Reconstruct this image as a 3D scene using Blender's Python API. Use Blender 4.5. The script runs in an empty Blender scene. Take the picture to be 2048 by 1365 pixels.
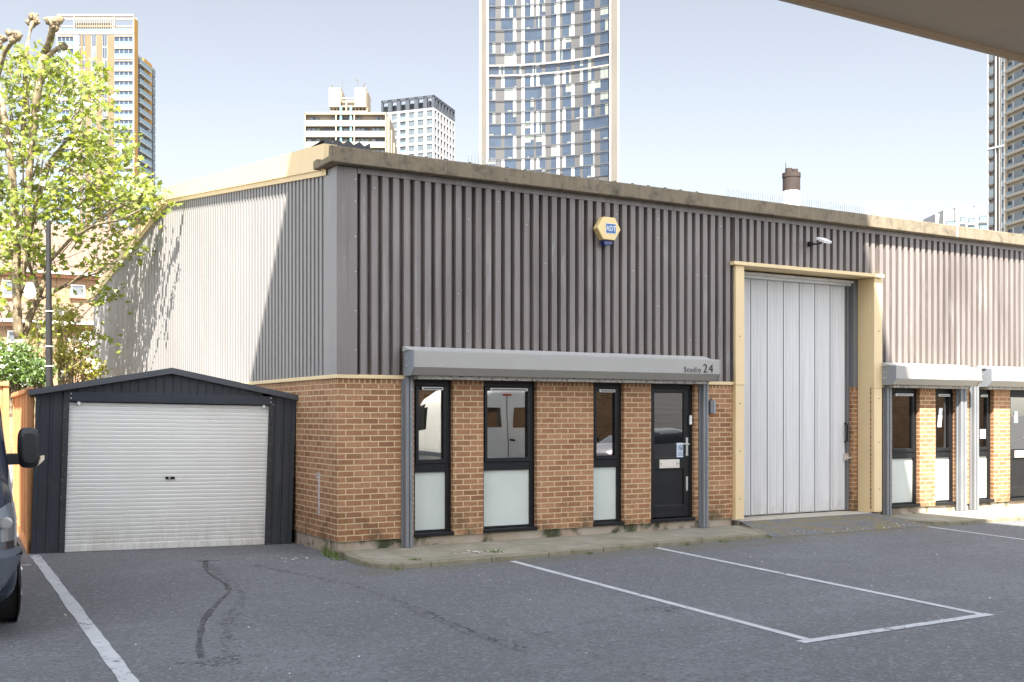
import bpy, math, random
from mathutils import Vector, Matrix
random.seed(11)
sc = bpy.context.scene
COL = sc.collection
PI = math.pi

# ------------------------------------------------------------------ camera
CAM = (-5.0715, -13.2215, 1.77)
FW = (0.5, 0.8660254)
RT = (0.8660254, -0.5)
cd = bpy.data.cameras.new('camera')
cd.sensor_width = 36; cd.lens = 2200 / 2048 * 36
cd.shift_y = (830 - 682.5) / 2048
cd.clip_end = 3000; cd.clip_start = 0.05
cam = bpy.data.objects.new('camera', cd)
cam.location = CAM
cam.rotation_euler = (PI / 2, 0, math.radians(60 - 90))
COL.objects.link(cam)
sc.camera = cam

def at(px, py, Z):
    """a point of the real place Z metres ahead of the camera"""
    a = (px - 1024) / 2200 * Z
    return (CAM[0] + FW[0] * Z + RT[0] * a, CAM[1] + FW[1] * Z + RT[1] * a, CAM[2] + (830 - py) / 2200 * Z)

# ------------------------------------------------------------------ node materials
def nt(name):
    m = bpy.data.materials.new(name); m.use_nodes = True
    t = m.node_tree; t.nodes.clear()
    o = t.nodes.new('ShaderNodeOutputMaterial')
    return m, t, o

def N(t, typ, **k):
    n = t.nodes.new(typ)
    for a, b in k.items():
        if a.startswith('i_'):
            n.inputs[a[2:].replace('_', ' ')].default_value = b
        else:
            setattr(n, a, b)
    return n

def L(t, a, b): t.links.new(a, b)
def c4(c): return (c[0], c[1], c[2], 1)

def coords(t, scale=(1, 1, 1)):
    tc = N(t, 'ShaderNodeTexCoord')
    mp = N(t, 'ShaderNodeMapping'); mp.inputs['Scale'].default_value = scale
    L(t, tc.outputs['Object'], mp.inputs['Vector'])
    return mp.outputs['Vector']

def noise(t, vec, scale, detail=4, rough=0.55, dist=0):
    n = N(t, 'ShaderNodeTexNoise'); n.inputs['Scale'].default_value = scale
    n.inputs['Detail'].default_value = detail; n.inputs['Roughness'].default_value = rough
    n.inputs['Distortion'].default_value = dist
    L(t, vec, n.inputs['Vector']); return n.outputs['Fac']

def ramp(t, fac, p0, p1, c0=(0, 0, 0), c1=(1, 1, 1)):
    r = N(t, 'ShaderNodeValToRGB'); e = r.color_ramp.elements
    e[0].position = p0; e[1].position = p1; e[0].color = c4(c0); e[1].color = c4(c1)
    L(t, fac, r.inputs['Fac']); return r.outputs['Color']

def mix(t, fac, a, b, mode='MIX'):
    n = N(t, 'ShaderNodeMix', data_type='RGBA', blend_type=mode)
    for s, v in ((0, fac), (6, a), (7, b)):
        if hasattr(v, 'default_value'): L(t, v, n.inputs[s])
        elif s == 0: n.inputs[0].default_value = v
        else: n.inputs[s].default_value = c4(v)
    return n.outputs[2]

def math_(t, op, a, b=0.0, clamp=False):
    n = N(t, 'ShaderNodeMath', operation=op, use_clamp=clamp)
    for i, v in enumerate((a, b)):
        if hasattr(v, 'default_value'): L(t, v, n.inputs[i])
        else: n.inputs[i].default_value = v
    return n.outputs[0]

def bump(t, h, strength, dist=0.01):
    b = N(t, 'ShaderNodeBump'); b.inputs['Strength'].default_value = strength; b.inputs['Distance'].default_value = dist
    L(t, h, b.inputs['Height']); return b.outputs['Normal']

def bsdf(t, o, col, rough=0.6, spec=0.5, metal=0.0, normal=None):
    b = N(t, 'ShaderNodeBsdfPrincipled')
    if hasattr(col, 'default_value'): L(t, col, b.inputs['Base Color'])
    else: b.inputs['Base Color'].default_value = c4(col)
    if hasattr(rough, 'default_value'): L(t, rough, b.inputs['Roughness'])
    else: b.inputs['Roughness'].default_value = rough
    b.inputs['Specular IOR Level'].default_value = spec
    b.inputs['Metallic'].default_value = metal
    if normal is not None: L(t, normal, b.inputs['Normal'])
    L(t, b.outputs[0], o.inputs['Surface']); return b

def plain(name, c, c2=None, rough=0.6, spec=0.5, metal=0.0, scale=3.0, bmp=0.0, bscale=60, stretch=(1, 1, 1), c3=None, s3=1.2, lo3=.55, hi3=.7, grime=0):
    """painted / weathered surface: two tones by noise, optional third blotchy tone, fine bump"""
    m, t, o = nt(name)
    v = coords(t, stretch)
    col = c
    if c2 is not None:
        f = ramp(t, noise(t, v, scale, 6, .6), .32, .68)
        col = mix(t, f, c, c2)
    if c3 is not None:
        f3 = ramp(t, noise(t, coords(t), s3, 7, .65, .4), lo3, hi3)
        col = mix(t, f3, col, c3)
    if grime:      # splash-back dirt above the ground
        sx = N(t, 'ShaderNodeSeparateXYZ'); L(t, coords(t), sx.inputs[0])
        lo = math_(t, 'MULTIPLY', math_(t, 'SUBTRACT', .75, sx.outputs[2], True), 1.35)
        g = math_(t, 'MULTIPLY', math_(t, 'MULTIPLY', lo, lo), ramp(t, noise(t, coords(t, (4, 4, 1)), 3, 7, .7), .35, .65))
        col = mix(t, math_(t, 'MULTIPLY', g, grime, True), col, (.2, .17, .12))
    nrm = bump(t, noise(t, coords(t), bscale, 4, .6), bmp, .01) if bmp else None
    rg = rough
    bsdf(t, o, col, rg, spec, metal, nrm)
    return m

def brick_mat(name, ca, cb, cm, soldier=None, z0=0.15, dirty=True):
    m, t, o = nt(name)
    tc = N(t, 'ShaderNodeTexCoord'); ge = N(t, 'ShaderNodeNewGeometry')
    sx = N(t, 'ShaderNodeSeparateXYZ'); L(t, tc.outputs['Object'], sx.inputs[0])
    sn = N(t, 'ShaderNodeSeparateXYZ'); L(t, ge.outputs['Normal'], sn.inputs[0])
    side = math_(t, 'GREATER_THAN', math_(t, 'ABSOLUTE', sn.outputs[0]), 0.6)
    u = N(t, 'ShaderNodeMix', data_type='FLOAT'); L(t, side, u.inputs[0]); L(t, sx.outputs[0], u.inputs[2]); L(t, sx.outputs[1], u.inputs[3])
    z = math_(t, 'SUBTRACT', sx.outputs[2], z0)
    cb_ = N(t, 'ShaderNodeCombineXYZ'); L(t, u.outputs[0], cb_.inputs[0]); L(t, z, cb_.inputs[1])
    wob = N(t, 'ShaderNodeTexNoise'); wob.inputs['Scale'].default_value = 9; L(t, cb_.outputs[0], wob.inputs['Vector'])
    wv = N(t, 'ShaderNodeVectorMath', operation='SCALE'); wv.inputs['Scale'].default_value = 0.007
    ws = N(t, 'ShaderNodeVectorMath', operation='SUBTRACT'); L(t, wob.outputs['Color'], ws.inputs[0]); ws.inputs[1].default_value = (.5, .5, .5)
    L(t, ws.outputs[0], wv.inputs[0])
    ad = N(t, 'ShaderNodeVectorMath', operation='ADD'); L(t, cb_.outputs[0], ad.inputs[0]); L(t, wv.outputs[0], ad.inputs[1])
    def bt(w, h, off):
        b = N(t, 'ShaderNodeTexBrick'); b.offset = off; b.squash = 1
        b.inputs['Scale'].default_value = 1; b.inputs['Brick Width'].default_value = w; b.inputs['Row Height'].default_value = h
        b.inputs['Mortar Size'].default_value = 0.0082; b.inputs['Mortar Smooth'].default_value = 0.25; b.inputs['Bias'].default_value = 0
        b.inputs['Color1'].default_value = (0, 0, 0, 1); b.inputs['Color2'].default_value = (1, 1, 1, 1); b.inputs['Mortar'].default_value = (.5, .5, .5, 1)
        L(t, ad.outputs[0], b.inputs['Vector']); return b
    b1 = bt(.225, .075, .5)
    tone, mort = b1.outputs['Color'], b1.outputs['Fac']
    if soldier:
        b2 = bt(.075, .6, 0.0)
        up = math_(t, 'GREATER_THAN', sx.outputs[2], soldier)
        tone = mix(t, up, tone, b2.outputs['Color']); 
        mo = N(t, 'ShaderNodeMix', data_type='FLOAT'); L(t, up, mo.inputs[0]); L(t, mort, mo.inputs[2]); L(t, b2.outputs['Fac'], mo.inputs[3]); mort = mo.outputs[0]
    f = ramp(t, tone, .15, .9)
    bc = mix(t, f, ca, cb)
    bc = mix(t, math_(t, 'MULTIPLY', ramp(t, tone, .8, .84), .75), bc, tuple(x * .62 for x in ca))
    n1 = noise(t, ad.outputs[0], 26, 5, .65)
    bc = mix(t, ramp(t, n1, .35, .8), bc, tuple(x * .62 for x in ca))
    n2 = ramp(t, noise(t, ad.outputs[0], 1.1, 5, .6), .4, .75)
    bc = mix(t, math_(t, 'MULTIPLY', n2, .35), bc, tuple(x * 1.35 for x in cb))
    n3 = noise(t, ad.outputs[0], 90, 3, .7)
    mc = mix(t, n3, cm, tuple(x * .75 for x in cm))
    col = mix(t, mort, bc, mc)
    if dirty:   # damp and algae on the lowest courses
        low = math_(t, 'MULTIPLY', math_(t, 'SUBTRACT', 0.62, sx.outputs[2], True), 1.6)
        d = math_(t, 'MULTIPLY', ramp(t, noise(t, ad.outputs[0], 3.0, 6, .65), .45, .62), low, True)
        col = mix(t, d, col, (.05, .055, .03))
    h = math_(t, 'ADD', math_(t, 'MULTIPLY', mort, -1.0), math_(t, 'MULTIPLY', n1, .5))
    bsdf(t, o, col, .85, .25, 0, bump(t, h, .7, .008))
    return m

def glass_mat(name, tint=(.8, .82, .8), refl=0.24):
    m, t, o = nt(name)
    lw = N(t, 'ShaderNodeLayerWeight'); lw.inputs['Blend'].default_value = .45
    fac = math_(t, 'ADD', math_(t, 'MULTIPLY', lw.outputs['Fresnel'], .8), refl, True)
    tr = N(t, 'ShaderNodeBsdfTransparent'); tr.inputs['Color'].default_value = c4(tint)
    gl = N(t, 'ShaderNodeBsdfGlossy'); gl.inputs['Roughness'].default_value = .004; gl.inputs['Color'].default_value = (.95, .93, .88, 1)
    nb = bump(t, noise(t, coords(t), 1.6, 1, .4), .06, .02); L(t, nb, gl.inputs['Normal'])
    mx = N(t, 'ShaderNodeMixShader'); L(t, fac, mx.inputs[0]); L(t, tr.outputs[0], mx.inputs[1]); L(t, gl.outputs[0], mx.inputs[2])
    L(t, mx.outputs[0], o.inputs['Surface']); return m

def leaf_mat(name, a, b, trans=.45):
    m, t, o = nt(name)
    ge = N(t, 'ShaderNodeNewGeometry')
    col = mix(t, ge.outputs['Random Per Island'], a, b)
    d = N(t, 'ShaderNodeBsdfDiffuse'); L(t, col, d.inputs['Color'])
    tr = N(t, 'ShaderNodeBsdfTranslucent'); L(t, mix(t, .35, col, (.45, .55, .03)), tr.inputs['Color'])
    gl = N(t, 'ShaderNodeBsdfGlossy'); gl.inputs['Roughness'].default_value = .35; gl.inputs['Color'].default_value = (.9, .9, .9, 1)
    m1 = N(t, 'ShaderNodeMixShader'); m1.inputs[0].default_value = trans; L(t, d.outputs[0], m1.inputs[1]); L(t, tr.outputs[0], m1.inputs[2])
    m2 = N(t, 'ShaderNodeMixShader'); m2.inputs[0].default_value = .06; L(t, m1.outputs[0], m2.inputs[1]); L(t, gl.outputs[0], m2.inputs[2])
    L(t, m2.outputs[0], o.inputs['Surface']); return m

def cladding(name='weathered_mauve_cladding', lo=(.145, .122, .112), hi=(.25, .218, .2), k=1.0):
    m, t, o = nt(name)
    v = coords(t)
    # sheet to sheet fading, then run-off streaks, chalky bloom and scuffs
    a = ramp(t, noise(t, coords(t, (.9, .9, .35)), .9, 5, .6), .3, .7)
    c = mix(t, a, lo, hi)
    st = ramp(t, noise(t, coords(t, (9, 9, .28)), 1.6, 6, .65), .5, .72)
    c = mix(t, math_(t, 'MULTIPLY', st, .6 * k), c, tuple(x * .6 for x in lo))
    bl = ramp(t, noise(t, coords(t, (5, 5, .5)), 1.3, 7, .7, .3), .56, .72)
    c = mix(t, math_(t, 'MULTIPLY', bl, .5 * k), c, (.40, .385, .37))
    sp = ramp(t, noise(t, v, 30, 6, .7), .68, .73)
    c = mix(t, math_(t, 'MULTIPLY', sp, .35), c, (.42, .40, .38))
    rg = N(t, 'ShaderNodeMapRange'); rg.inputs[3].default_value = .36; rg.inputs[4].default_value = .58; L(t, noise(t, v, 3, 4), rg.inputs[0])
    bsdf(t, o, c, rg.outputs[0], .5, 0, bump(t, noise(t, coords(t, (1, 1, .3)), 7, 3), .12, .01)); return m

M = {}
M['brick'] = brick_mat('brown_brick', (.31, .145, .072), (.46, .255, .14), (.69, .515, .3), soldier=2.175)
M['house_brick'] = brick_mat('buff_brick', (.3, .17, .09), (.38, .24, .14), (.42, .33, .22), dirty=False)
M['clad'] = cladding()
M['clad_side'] = cladding('pale_grey_cladding', (.234, .224, .216), (.275, .262, .25), .4)  # gable sheets toned paler and more even than the front
M['beige'] = plain('cream_trim', (.76, .59, .33), (.72, .55, .31), .5, .4, scale=2)
M['concrete'] = plain('stained_concrete', (.24, .195, .14), (.18, .15, .105), .9, .2, scale=5, stretch=(2.5, 2.5, .35), c3=(.085, .078, .055), s3=5.5, lo3=.5, hi3=.72, bmp=.6, bscale=40)
M['plinth'] = plain('plinth_concrete', (.36, .28, .2), (.42, .36, .29), .9, .2, scale=3, c3=(.06, .065, .035), s3=2.6, lo3=.5, hi3=.62, bmp=.4, bscale=50)
M['fold'] = plain('pale_grey_door_steel', (.7, .69, .67), (.6, .595, .58), .45, .5, grime=.5, scale=3.5, stretch=(6, 6, .25), c3=(.66, .655, .65), s3=1.3, bmp=.03, bscale=90)
M['seam'] = plain('door_seam', (.07, .07, .07), rough=.6)
M['shutter'] = plain('grey_shutter_paint', (.335, .32, .292), (.36, .345, .315), .45, .5, scale=1.5)
M['post'] = plain('dark_grey_rail', (.17, .178, .187), (.2, .205, .21), .45, .5, scale=2)
M['dark_rail'] = plain('reveal_grey', (.16, .16, .165), rough=.6)
M['black'] = plain('black_joinery', (.009, .009, .0095), (.014, .014, .015), .36, .3, scale=6)
M['doorblack'] = plain('black_door_paint', (.010, .010, .010), (.016, .0155, .015), .42, .3, scale=5)
M['rail'] = plain('flaking_white', (.6, .57, .5), (.22, .2, .17), .8, .3, scale=30, c3=(.12, .11, .1), s3=22, lo3=.55, hi3=.6)
M['white'] = plain('white_plastic', (.78, .77, .74), rough=.4)
M['paper'] = plain('white_paper', (.85, .85, .86), rough=.8)
M['steel'] = plain('satin_steel', (.72, .7, .66), rough=.32, metal=.75)
M['brass'] = plain('pale_plate', (.72, .66, .58), rough=.4, metal=.3)
M['glass'] = glass_mat('window_glass')
M['darkroom'] = plain('brown_room_wall', (.34, .24, .13), (.3, .21, .12), .9, scale=2)
M['roomfloor'] = plain('room_floor', (.2, .15, .09), rough=.8)
M['roof'] = plain('dark_roof_sheet', (.05, .052, .056), (.075, .075, .075), .7, scale=3)
M['rust'] = plain('rust_brown_flue', (.055, .04, .034), (.04, .03, .026), .75, .3, scale=4, stretch=(1, 1, .4))
M['flue'] = plain('flue_white', (.78, .76, .73), rough=.5)
M['gdark'] = plain('charcoal_sheet', (.034, .04, .048), (.046, .052, .06), .4, .5, scale=2.5, stretch=(3, 3, .4), c3=(.065, .07, .072), s3=3, bmp=.03, bscale=120)
M['groof'] = plain('garage_roof_sheet', (.15, .155, .165), (.19, .195, .2), .45, .5, scale=2)
M['gedge'] = plain('flaked_jamb', (.05, .055, .055), (.028, .03, .034), .7, scale=25, c3=(.3, .28, .22), s3=30, lo3=.6, hi3=.68)
M['roller'] = plain('cream_roller_slats', (.86, .85, .80), (.83, .815, .76), .42, .5, grime=.35, scale=1.6, c3=(.74, .71, .62), s3=1.8, lo3=.6, hi3=.8)
M['fence'] = plain('orange_timber', (.6, .3, .13), (.46, .21, .085), .75, .3, scale=5, stretch=(8, 8, .5), c3=(.3, .15, .07), s3=4, lo3=.6, hi3=.75, bmp=.3, bscale=60)
M['pole'] = plain('black_iron_pole', (.010, .010, .010), (.02, .018, .017), .5, .5, scale=6)
M['line'] = None

def frosted():
    m, t, o = nt('wired_frosted_glass')
    v = coords(t, (70, 70, 70))
    w = N(t, 'ShaderNodeTexChecker'); w.inputs['Scale'].default_value = 1; L(t, v, w.inputs['Vector'])
    n = ramp(t, noise(t, coords(t), 2.2, 4), .3, .75)
    c = mix(t, n, (.6, .635, .58), (.52, .56, .5))
    c = mix(t, math_(t, 'MULTIPLY', w.outputs['Fac'], .1), c, (.4, .44, .4))
    bsdf(t, o, c, .28, .5); return m
M['frost'] = frosted()

def asphalt():
    m, t, o = nt('worn_asphalt')
    v = coords(t)
    big = ramp(t, noise(t, v, .45, 6, .66, .5), .4, .6)
    c = mix(t, big, (.115, .123, .13), (.235, .248, .258))
    mid = ramp(t, noise(t, coords(t, (1, 2.2, 1)), 1.7, 7, .72, .4), .45, .62)
    c = mix(t, math_(t, 'MULTIPLY', mid, .6), c, (.115, .119, .123))
    huge = ramp(t, noise(t, coords(t, (1, 1.6, 1)), .16, 4, .55, .8), .4, .6)
    c = mix(t, math_(t, 'MULTIPLY', huge, .65), c, (.115, .115, .12))
    warm = ramp(t, noise(t, v, .8, 5, .6), .55, .8)
    c = mix(t, math_(t, 'MULTIPLY', warm, .4), c, (.16, .14, .11))
    gr = N(t, 'ShaderNodeTexVoronoi'); gr.inputs['Scale'].default_value = 42; L(t, v, gr.inputs['Vector'])
    gs = N(t, 'ShaderNodeSeparateColor'); L(t, gr.outputs['Color'], gs.inputs[0])
    c = mix(t, ramp(t, gs.outputs[0], .72, .9), c, (.3, .31, .315))
    c = mix(t, ramp(t, gs.outputs[1], .7, .9), c, (.07, .073, .077))
    fine = noise(t, v, 55, 5, .75)
    c = mix(t, math_(t, 'MULTIPLY', ramp(t, fine, .35, .75), .6), c, (.25, .258, .262))
    vo = N(t, 'ShaderNodeTexVoronoi'); vo.inputs['Scale'].default_value = 95; L(t, v, vo.inputs['Vector'])
    c = mix(t, math_(t, 'MULTIPLY', ramp(t, vo.outputs['Distance'], .1, .45), .6), c, (.105, .106, .11))
    scuff = ramp(t, noise(t, coords(t, (1.4, .5, 1)), 5, 8, .72), .66, .76)
    c = mix(t, math_(t, 'MULTIPLY', scuff, .35), c, (.24, .24, .25))
    # moss and dirt in the damp strip along the kerb and on the door ramp
    sx = N(t, 'ShaderNodeSeparateXYZ'); L(t, v, sx.inputs[0])
    def band(s, a, b, w):
        up = N(t, 'ShaderNodeMapRange', interpolation_type='SMOOTHSTEP'); up.inputs[1].default_value = a - w; up.inputs[2].default_value = a + w
        L(t, s, up.inputs[0])
        dn = N(t, 'ShaderNodeMapRange', interpolation_type='SMOOTHSTEP'); dn.inputs[1].default_value = b - w; dn.inputs[2].default_value = b + w
        dn.inputs[3].default_value = 1; dn.inputs[4].default_value = 0; L(t, s, dn.inputs[0])
        return math_(t, 'MULTIPLY', up.outputs[0], dn.outputs[0])
    reg = math_(t, 'MULTIPLY', band(sx.outputs[0], 6.5, 10.2, .5), band(sx.outputs[1], -1.5, 0.1, .35))
    moss = math_(t, 'MULTIPLY', ramp(t, noise(t, v, 2.6, 7, .7), .44, .6), reg)
    c = mix(t, math_(t, 'MULTIPLY', moss, .75), c, (.2, .155, .055))
    reg2 = math_(t, 'MULTIPLY', band(sx.outputs[0], -.4, 6.6, .2), band(sx.outputs[1], -1.85, -1.2, .14))
    c = mix(t, math_(t, 'MULTIPLY', math_(t, 'MULTIPLY', reg2, ramp(t, noise(t, v, 4, 6, .7), .3, .6)), .6), c, (.13, .115, .075))
    h = math_(t, 'ADD', fine, math_(t, 'MULTIPLY', vo.outputs['Distance'], .8))
    bsdf(t, o, c, .82, .35, 0, bump(t, h, .55, .006))
    return m
M['asphalt'] = asphalt()

def line_mat(worn=.5):
    m, t, o = nt('worn_white_road_paint')
    v = coords(t)
    c = mix(t, ramp(t, noise(t, v, 6, 6), .3, .7), (.52, .53, .53), (.42, .43, .435))
    n = noise(t, v, 14, 8, .75, .6)
    n2 = noise(t, v, 1.1, 3, .5)
    a = ramp(t, math_(t, 'ADD', n, math_(t, 'MULTIPLY', n2, .35)), worn, worn + .05)
    b = N(t, 'ShaderNodeBsdfPrincipled'); L(t, c, b.inputs['Base Color']); b.inputs['Roughness'].default_value = .75
    tr = N(t, 'ShaderNodeBsdfTransparent')
    mx = N(t, 'ShaderNodeMixShader'); L(t, a, mx.inputs[0]); L(t, tr.outputs[0], mx.inputs[1]); L(t, b.outputs[0], mx.inputs[2])
    L(t, mx.outputs[0], o.inputs['Surface']); return m
M['line'] = line_mat(.53)

def stain_mat(name, col, lo, hi, rough=.6):
    m, t, o = nt(name)
    v = coords(t)
    a = ramp(t, noise(t, v, 22, 8, .75, .6), lo, hi)
    b = N(t, 'ShaderNodeBsdfPrincipled'); b.inputs['Base Color'].default_value = c4(col); b.inputs['Roughness'].default_value = rough
    tr = N(t, 'ShaderNodeBsdfTransparent')
    mx = N(t, 'ShaderNodeMixShader'); L(t, math_(t, 'MULTIPLY', a, .72), mx.inputs[0]); L(t, tr.outputs[0], mx.inputs[1]); L(t, b.outputs[0], mx.inputs[2])
    L(t, mx.outputs[0], o.inputs['Surface']); return m
M['stain'] = stain_mat('damp_trail', (.03, .031, .034), .42, .56, .5)
M['stain2'] = stain_mat('faint_damp_trail', (.06, .061, .065), .5, .64, .6)
M['crackm'] = stain_mat('gritty_crack', (.24, .2, .13), .54, .62, .9)

def paving():
    m, t, o = nt('paving_slabs')
    v = coords(t)
    b = N(t, 'ShaderNodeTexBrick'); b.offset = 0; b.inputs['Scale'].default_value = 1
    b.inputs['Brick Width'].default_value = .9; b.inputs['Row Height'].default_value = 1.42; b.inputs['Mortar Size'].default_value = .007
    b.inputs['Color1'].default_value = (.31, .285, .22, 1); b.inputs['Color2'].default_value = (.27, .26, .215, 1); b.inputs['Mortar'].default_value = (.08, .075, .05, 1)
    mp = N(t, 'ShaderNodeMapping'); mp.inputs['Location'].default_value = (.35, 1.45, 0); L(t, v, mp.inputs['Vector']); L(t, mp.outputs[0], b.inputs['Vector'])
    c = mix(t, ramp(t, noise(t, v, 2.2, 7, .65), .4, .72), b.outputs['Color'], (.18, .165, .11))
    c = mix(t, math_(t, 'MULTIPLY', ramp(t, noise(t, v, 40, 5, .7), .45, .7), .4), c, (.4, .37, .3))
    h = math_(t, 'ADD', math_(t, 'MULTIPLY', b.outputs['Fac'], -1), math_(t, 'MULTIPLY', noise(t, v, 60, 4), .4))
    bsdf(t, o, c, .88, .25, 0, bump(t, h, .5, .006)); return m
M['paving'] = paving()
M['kerb'] = plain('kerb_stone', (.27, .245, .18), (.2, .18, .12), .9, .2, scale=4, c3=(.1, .1, .05), s3=5, lo3=.55, hi3=.72, bmp=.5, bscale=45)
M['thresh'] = plain('threshold_concrete', (.48, .45, .39), (.4, .37, .3), .9, .2, scale=4, c3=(.3, .27, .1), s3=3, lo3=.6, hi3=.75, bmp=.3)

M['rooftile'] = plain('brown_pantile', (.22, .155, .12), (.16, .115, .09), .8, .3, scale=6)
M['winglass'] = plain('dull_window', (.10, .11, .12), (.16, .17, .18), .1, .6, scale=1)
M['sillred'] = plain('red_sill', (.5, .25, .15), rough=.8)

# ------------------------------------------------------------------ mesh building
ORG = {}
class MB:
    def __init__(s): s.v = []; s.f = []; s.m = []; s.T = None
    def add(s, p):
        s.v.append(s.T(*p) if s.T else tuple(p)); return len(s.v) - 1
    def face(s, pts, mi=0):
        s.f.append([s.add(p) for p in pts]); s.m.append(mi)
    def box(s, x0, x1, y0, y1, z0, z1, mi=0):
        a = [s.add(p) for p in ((x0, y0, z0), (x1, y0, z0), (x1, y1, z0), (x0, y1, z0), (x0, y0, z1), (x1, y0, z1), (x1, y1, z1), (x0, y1, z1))]
        for q in ((3, 2, 1, 0), (4, 5, 6, 7), (0, 1, 5, 4), (1, 2, 6, 5), (2, 3, 7, 6), (3, 0, 4, 7)):
            s.f.append([a[i] for i in q]); s.m.append(mi)
        return s
    def prism(s, pts, ax, a0, a1, mi=0):
        """polygon in the plane square to axis ax, extruded from a0 to a1"""
        def P(p, a):
            return (a, p[0], p[1]) if ax == 'x' else ((p[0], a, p[1]) if ax == 'y' else (p[0], p[1], a))
        i0 = [s.add(P(p, a0)) for p in pts]; i1 = [s.add(P(p, a1)) for p in pts]
        n = len(pts)
        s.f.append(list(reversed(i0))); s.m.append(mi); s.f.append(i1); s.m.append(mi)
        for k in range(n):
            s.f.append([i0[k], i0[(k + 1) % n], i1[(k + 1) % n], i1[k]]); s.m.append(mi)
        return s
    def sheet(s, A, B, mi=0):
        """strip of quads between two point lists"""
        ia = [s.add(p) for p in A]; ib = [s.add(p) for p in B]
        for k in range(len(A) - 1):
            s.f.append([ia[k], ia[k + 1], ib[k + 1], ib[k]]); s.m.append(mi)
        return s
    def tube(s, path, rad, n=8, mi=0, cap=True):
        rings = []
        path = [Vector(p) for p in path]
        if not hasattr(rad, '__len__'): rad = [rad] * len(path)
        up = Vector((0.13, 0.21, 1)).normalized()
        for k, p in enumerate(path):
            d = (path[min(k + 1, len(path) - 1)] - path[max(k - 1, 0)])
            if d.length < 1e-6: d = Vector((0, 0, 1))
            d.normalize()
            a = d.cross(up)
            if a.length < .1: a = d.cross(Vector((1, 0, 0)))
            a.normalize(); b = d.cross(a)
            rings.append([s.add(p + (a * math.cos(2 * PI * i / n) + b * math.sin(2 * PI * i / n)) * rad[k]) for i in range(n)])
        for k in range(len(rings) - 1):
            for i in range(n):
                s.f.append([rings[k][i], rings[k][(i + 1) % n], rings[k + 1][(i + 1) % n], rings[k + 1][i]]); s.m.append(mi)
        if cap:
            s.f.append(list(reversed(rings[0]))); s.m.append(mi); s.f.append(rings[-1]); s.m.append(mi)
        return s
    def lathe(s, prof, c, n=24, mi=0, axis='z'):
        rings = []
        for r, h in prof:
            ring = []
            for i in range(n):
                a = 2 * PI * i / n; x, y = r * math.cos(a), r * math.sin(a)
                p = (c[0] + x, c[1] + y, c[2] + h) if axis == 'z' else ((c[0] + h, c[1] + x, c[2] + y) if axis == 'x' else (c[0] + x, c[1] + h, c[2] + y))
                ring.append(s.add(p))
            rings.append(ring)
        for k in range(len(rings) - 1):
            for i in range(n):
                s.f.append([rings[k][i], rings[k][(i + 1) % n], rings[k + 1][(i + 1) % n], rings[k + 1][i]]); s.m.append(mi)
        s.f.append(list(reversed(rings[0]))); s.m.append(mi); s.f.append(rings[-1]); s.m.append(mi)
        return s
    def build(s, name, mats, parent=None, smooth=False, bevel=0, org=None, fixn=True):
        me = bpy.data.meshes.new(name)
        o_ = org if org is not None else (ORG[parent.name] if parent else (0, 0, 0))
        me.from_pydata([(p[0] - o_[0], p[1] - o_[1], p[2] - o_[2]) for p in s.v], [], s.f)
        if not isinstance(mats, (list, tuple)): mats = [mats]
        for m in mats: me.materials.append(M[m] if isinstance(m, str) else m)
        me.polygons.foreach_set('material_index', s.m)
        if smooth: me.polygons.foreach_set('use_smooth', [True] * len(me.polygons))
        me.update()
        if fixn:
            import bmesh
            b = bmesh.new(); b.from_mesh(me); bmesh.ops.recalc_face_normals(b, faces=b.faces); b.to_mesh(me); b.free()
        ob = bpy.data.objects.new(name, me); COL.objects.link(ob)
        if parent: ob.parent = parent
        else: ob.location = o_
        ORG[ob.name] = o_
        if bevel:
            bv = ob.modifiers.new('bevel', 'BEVEL'); bv.width = bevel; bv.segments = 2; bv.limit_method = 'ANGLE'; bv.angle_limit = math.radians(40)
        return ob

def tag(o, label=None, cat=None, group=None, kind=None):
    if label: o['label'] = label
    if cat: o['category'] = cat
    if group: o['group'] = group
    if kind: o['kind'] = kind
    return o

def thing(name, loc, label, cat, group=None):
    o = bpy.data.objects.new(name, None); o.empty_display_size = .2
    o.location = loc; COL.objects.link(o); ORG[o.name] = tuple(loc)
    return tag(o, label, cat, group)

def text_mesh(name, body, size, loc, mat, parent, rotz=0, depth=.001, sx=1.0, align='LEFT', space=1.0, thin=0.0, fit=None):
    cu = bpy.data.curves.new(name, 'FONT'); cu.body = body; cu.size = size; cu.extrude = depth; cu.align_x = align; cu.space_character = space; cu.offset = thin
    tmp = bpy.data.objects.new(name + '_curve', cu); COL.objects.link(tmp)
    bpy.context.view_layer.update()
    me = bpy.data.meshes.new_from_object(tmp.evaluated_get(bpy.context.evaluated_depsgraph_get()))
    bpy.data.objects.remove(tmp)
    me.name = name; me.materials.clear(); me.materials.append(M[mat])
    o_ = ORG[parent.name]
    if fit: sx = fit / (max(v.co.x for v in me.vertices) - min(v.co.x for v in me.vertices))
    mt = Matrix.Translation(Vector(loc) - Vector(o_)) @ Matrix.Rotation(rotz, 4, 'Z') @ Matrix.Rotation(PI / 2, 4, 'X') @ Matrix.Diagonal((sx, 1, 1, 1))
    me.transform(mt)
    ob = bpy.data.objects.new(name, me); COL.objects.link(ob); ob.parent = parent; ORG[ob.name] = o_
    return ob
SUN_E, SKY_E, EXPO = 5.0, 0.08, 2.0
SKY_AIR, SKY_DUST, SKY_OZ, SKY_SAT = 1.0, 1.0, 1.0, 0.38
SKY_S, SKY_N = 1.7, 0.64
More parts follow.
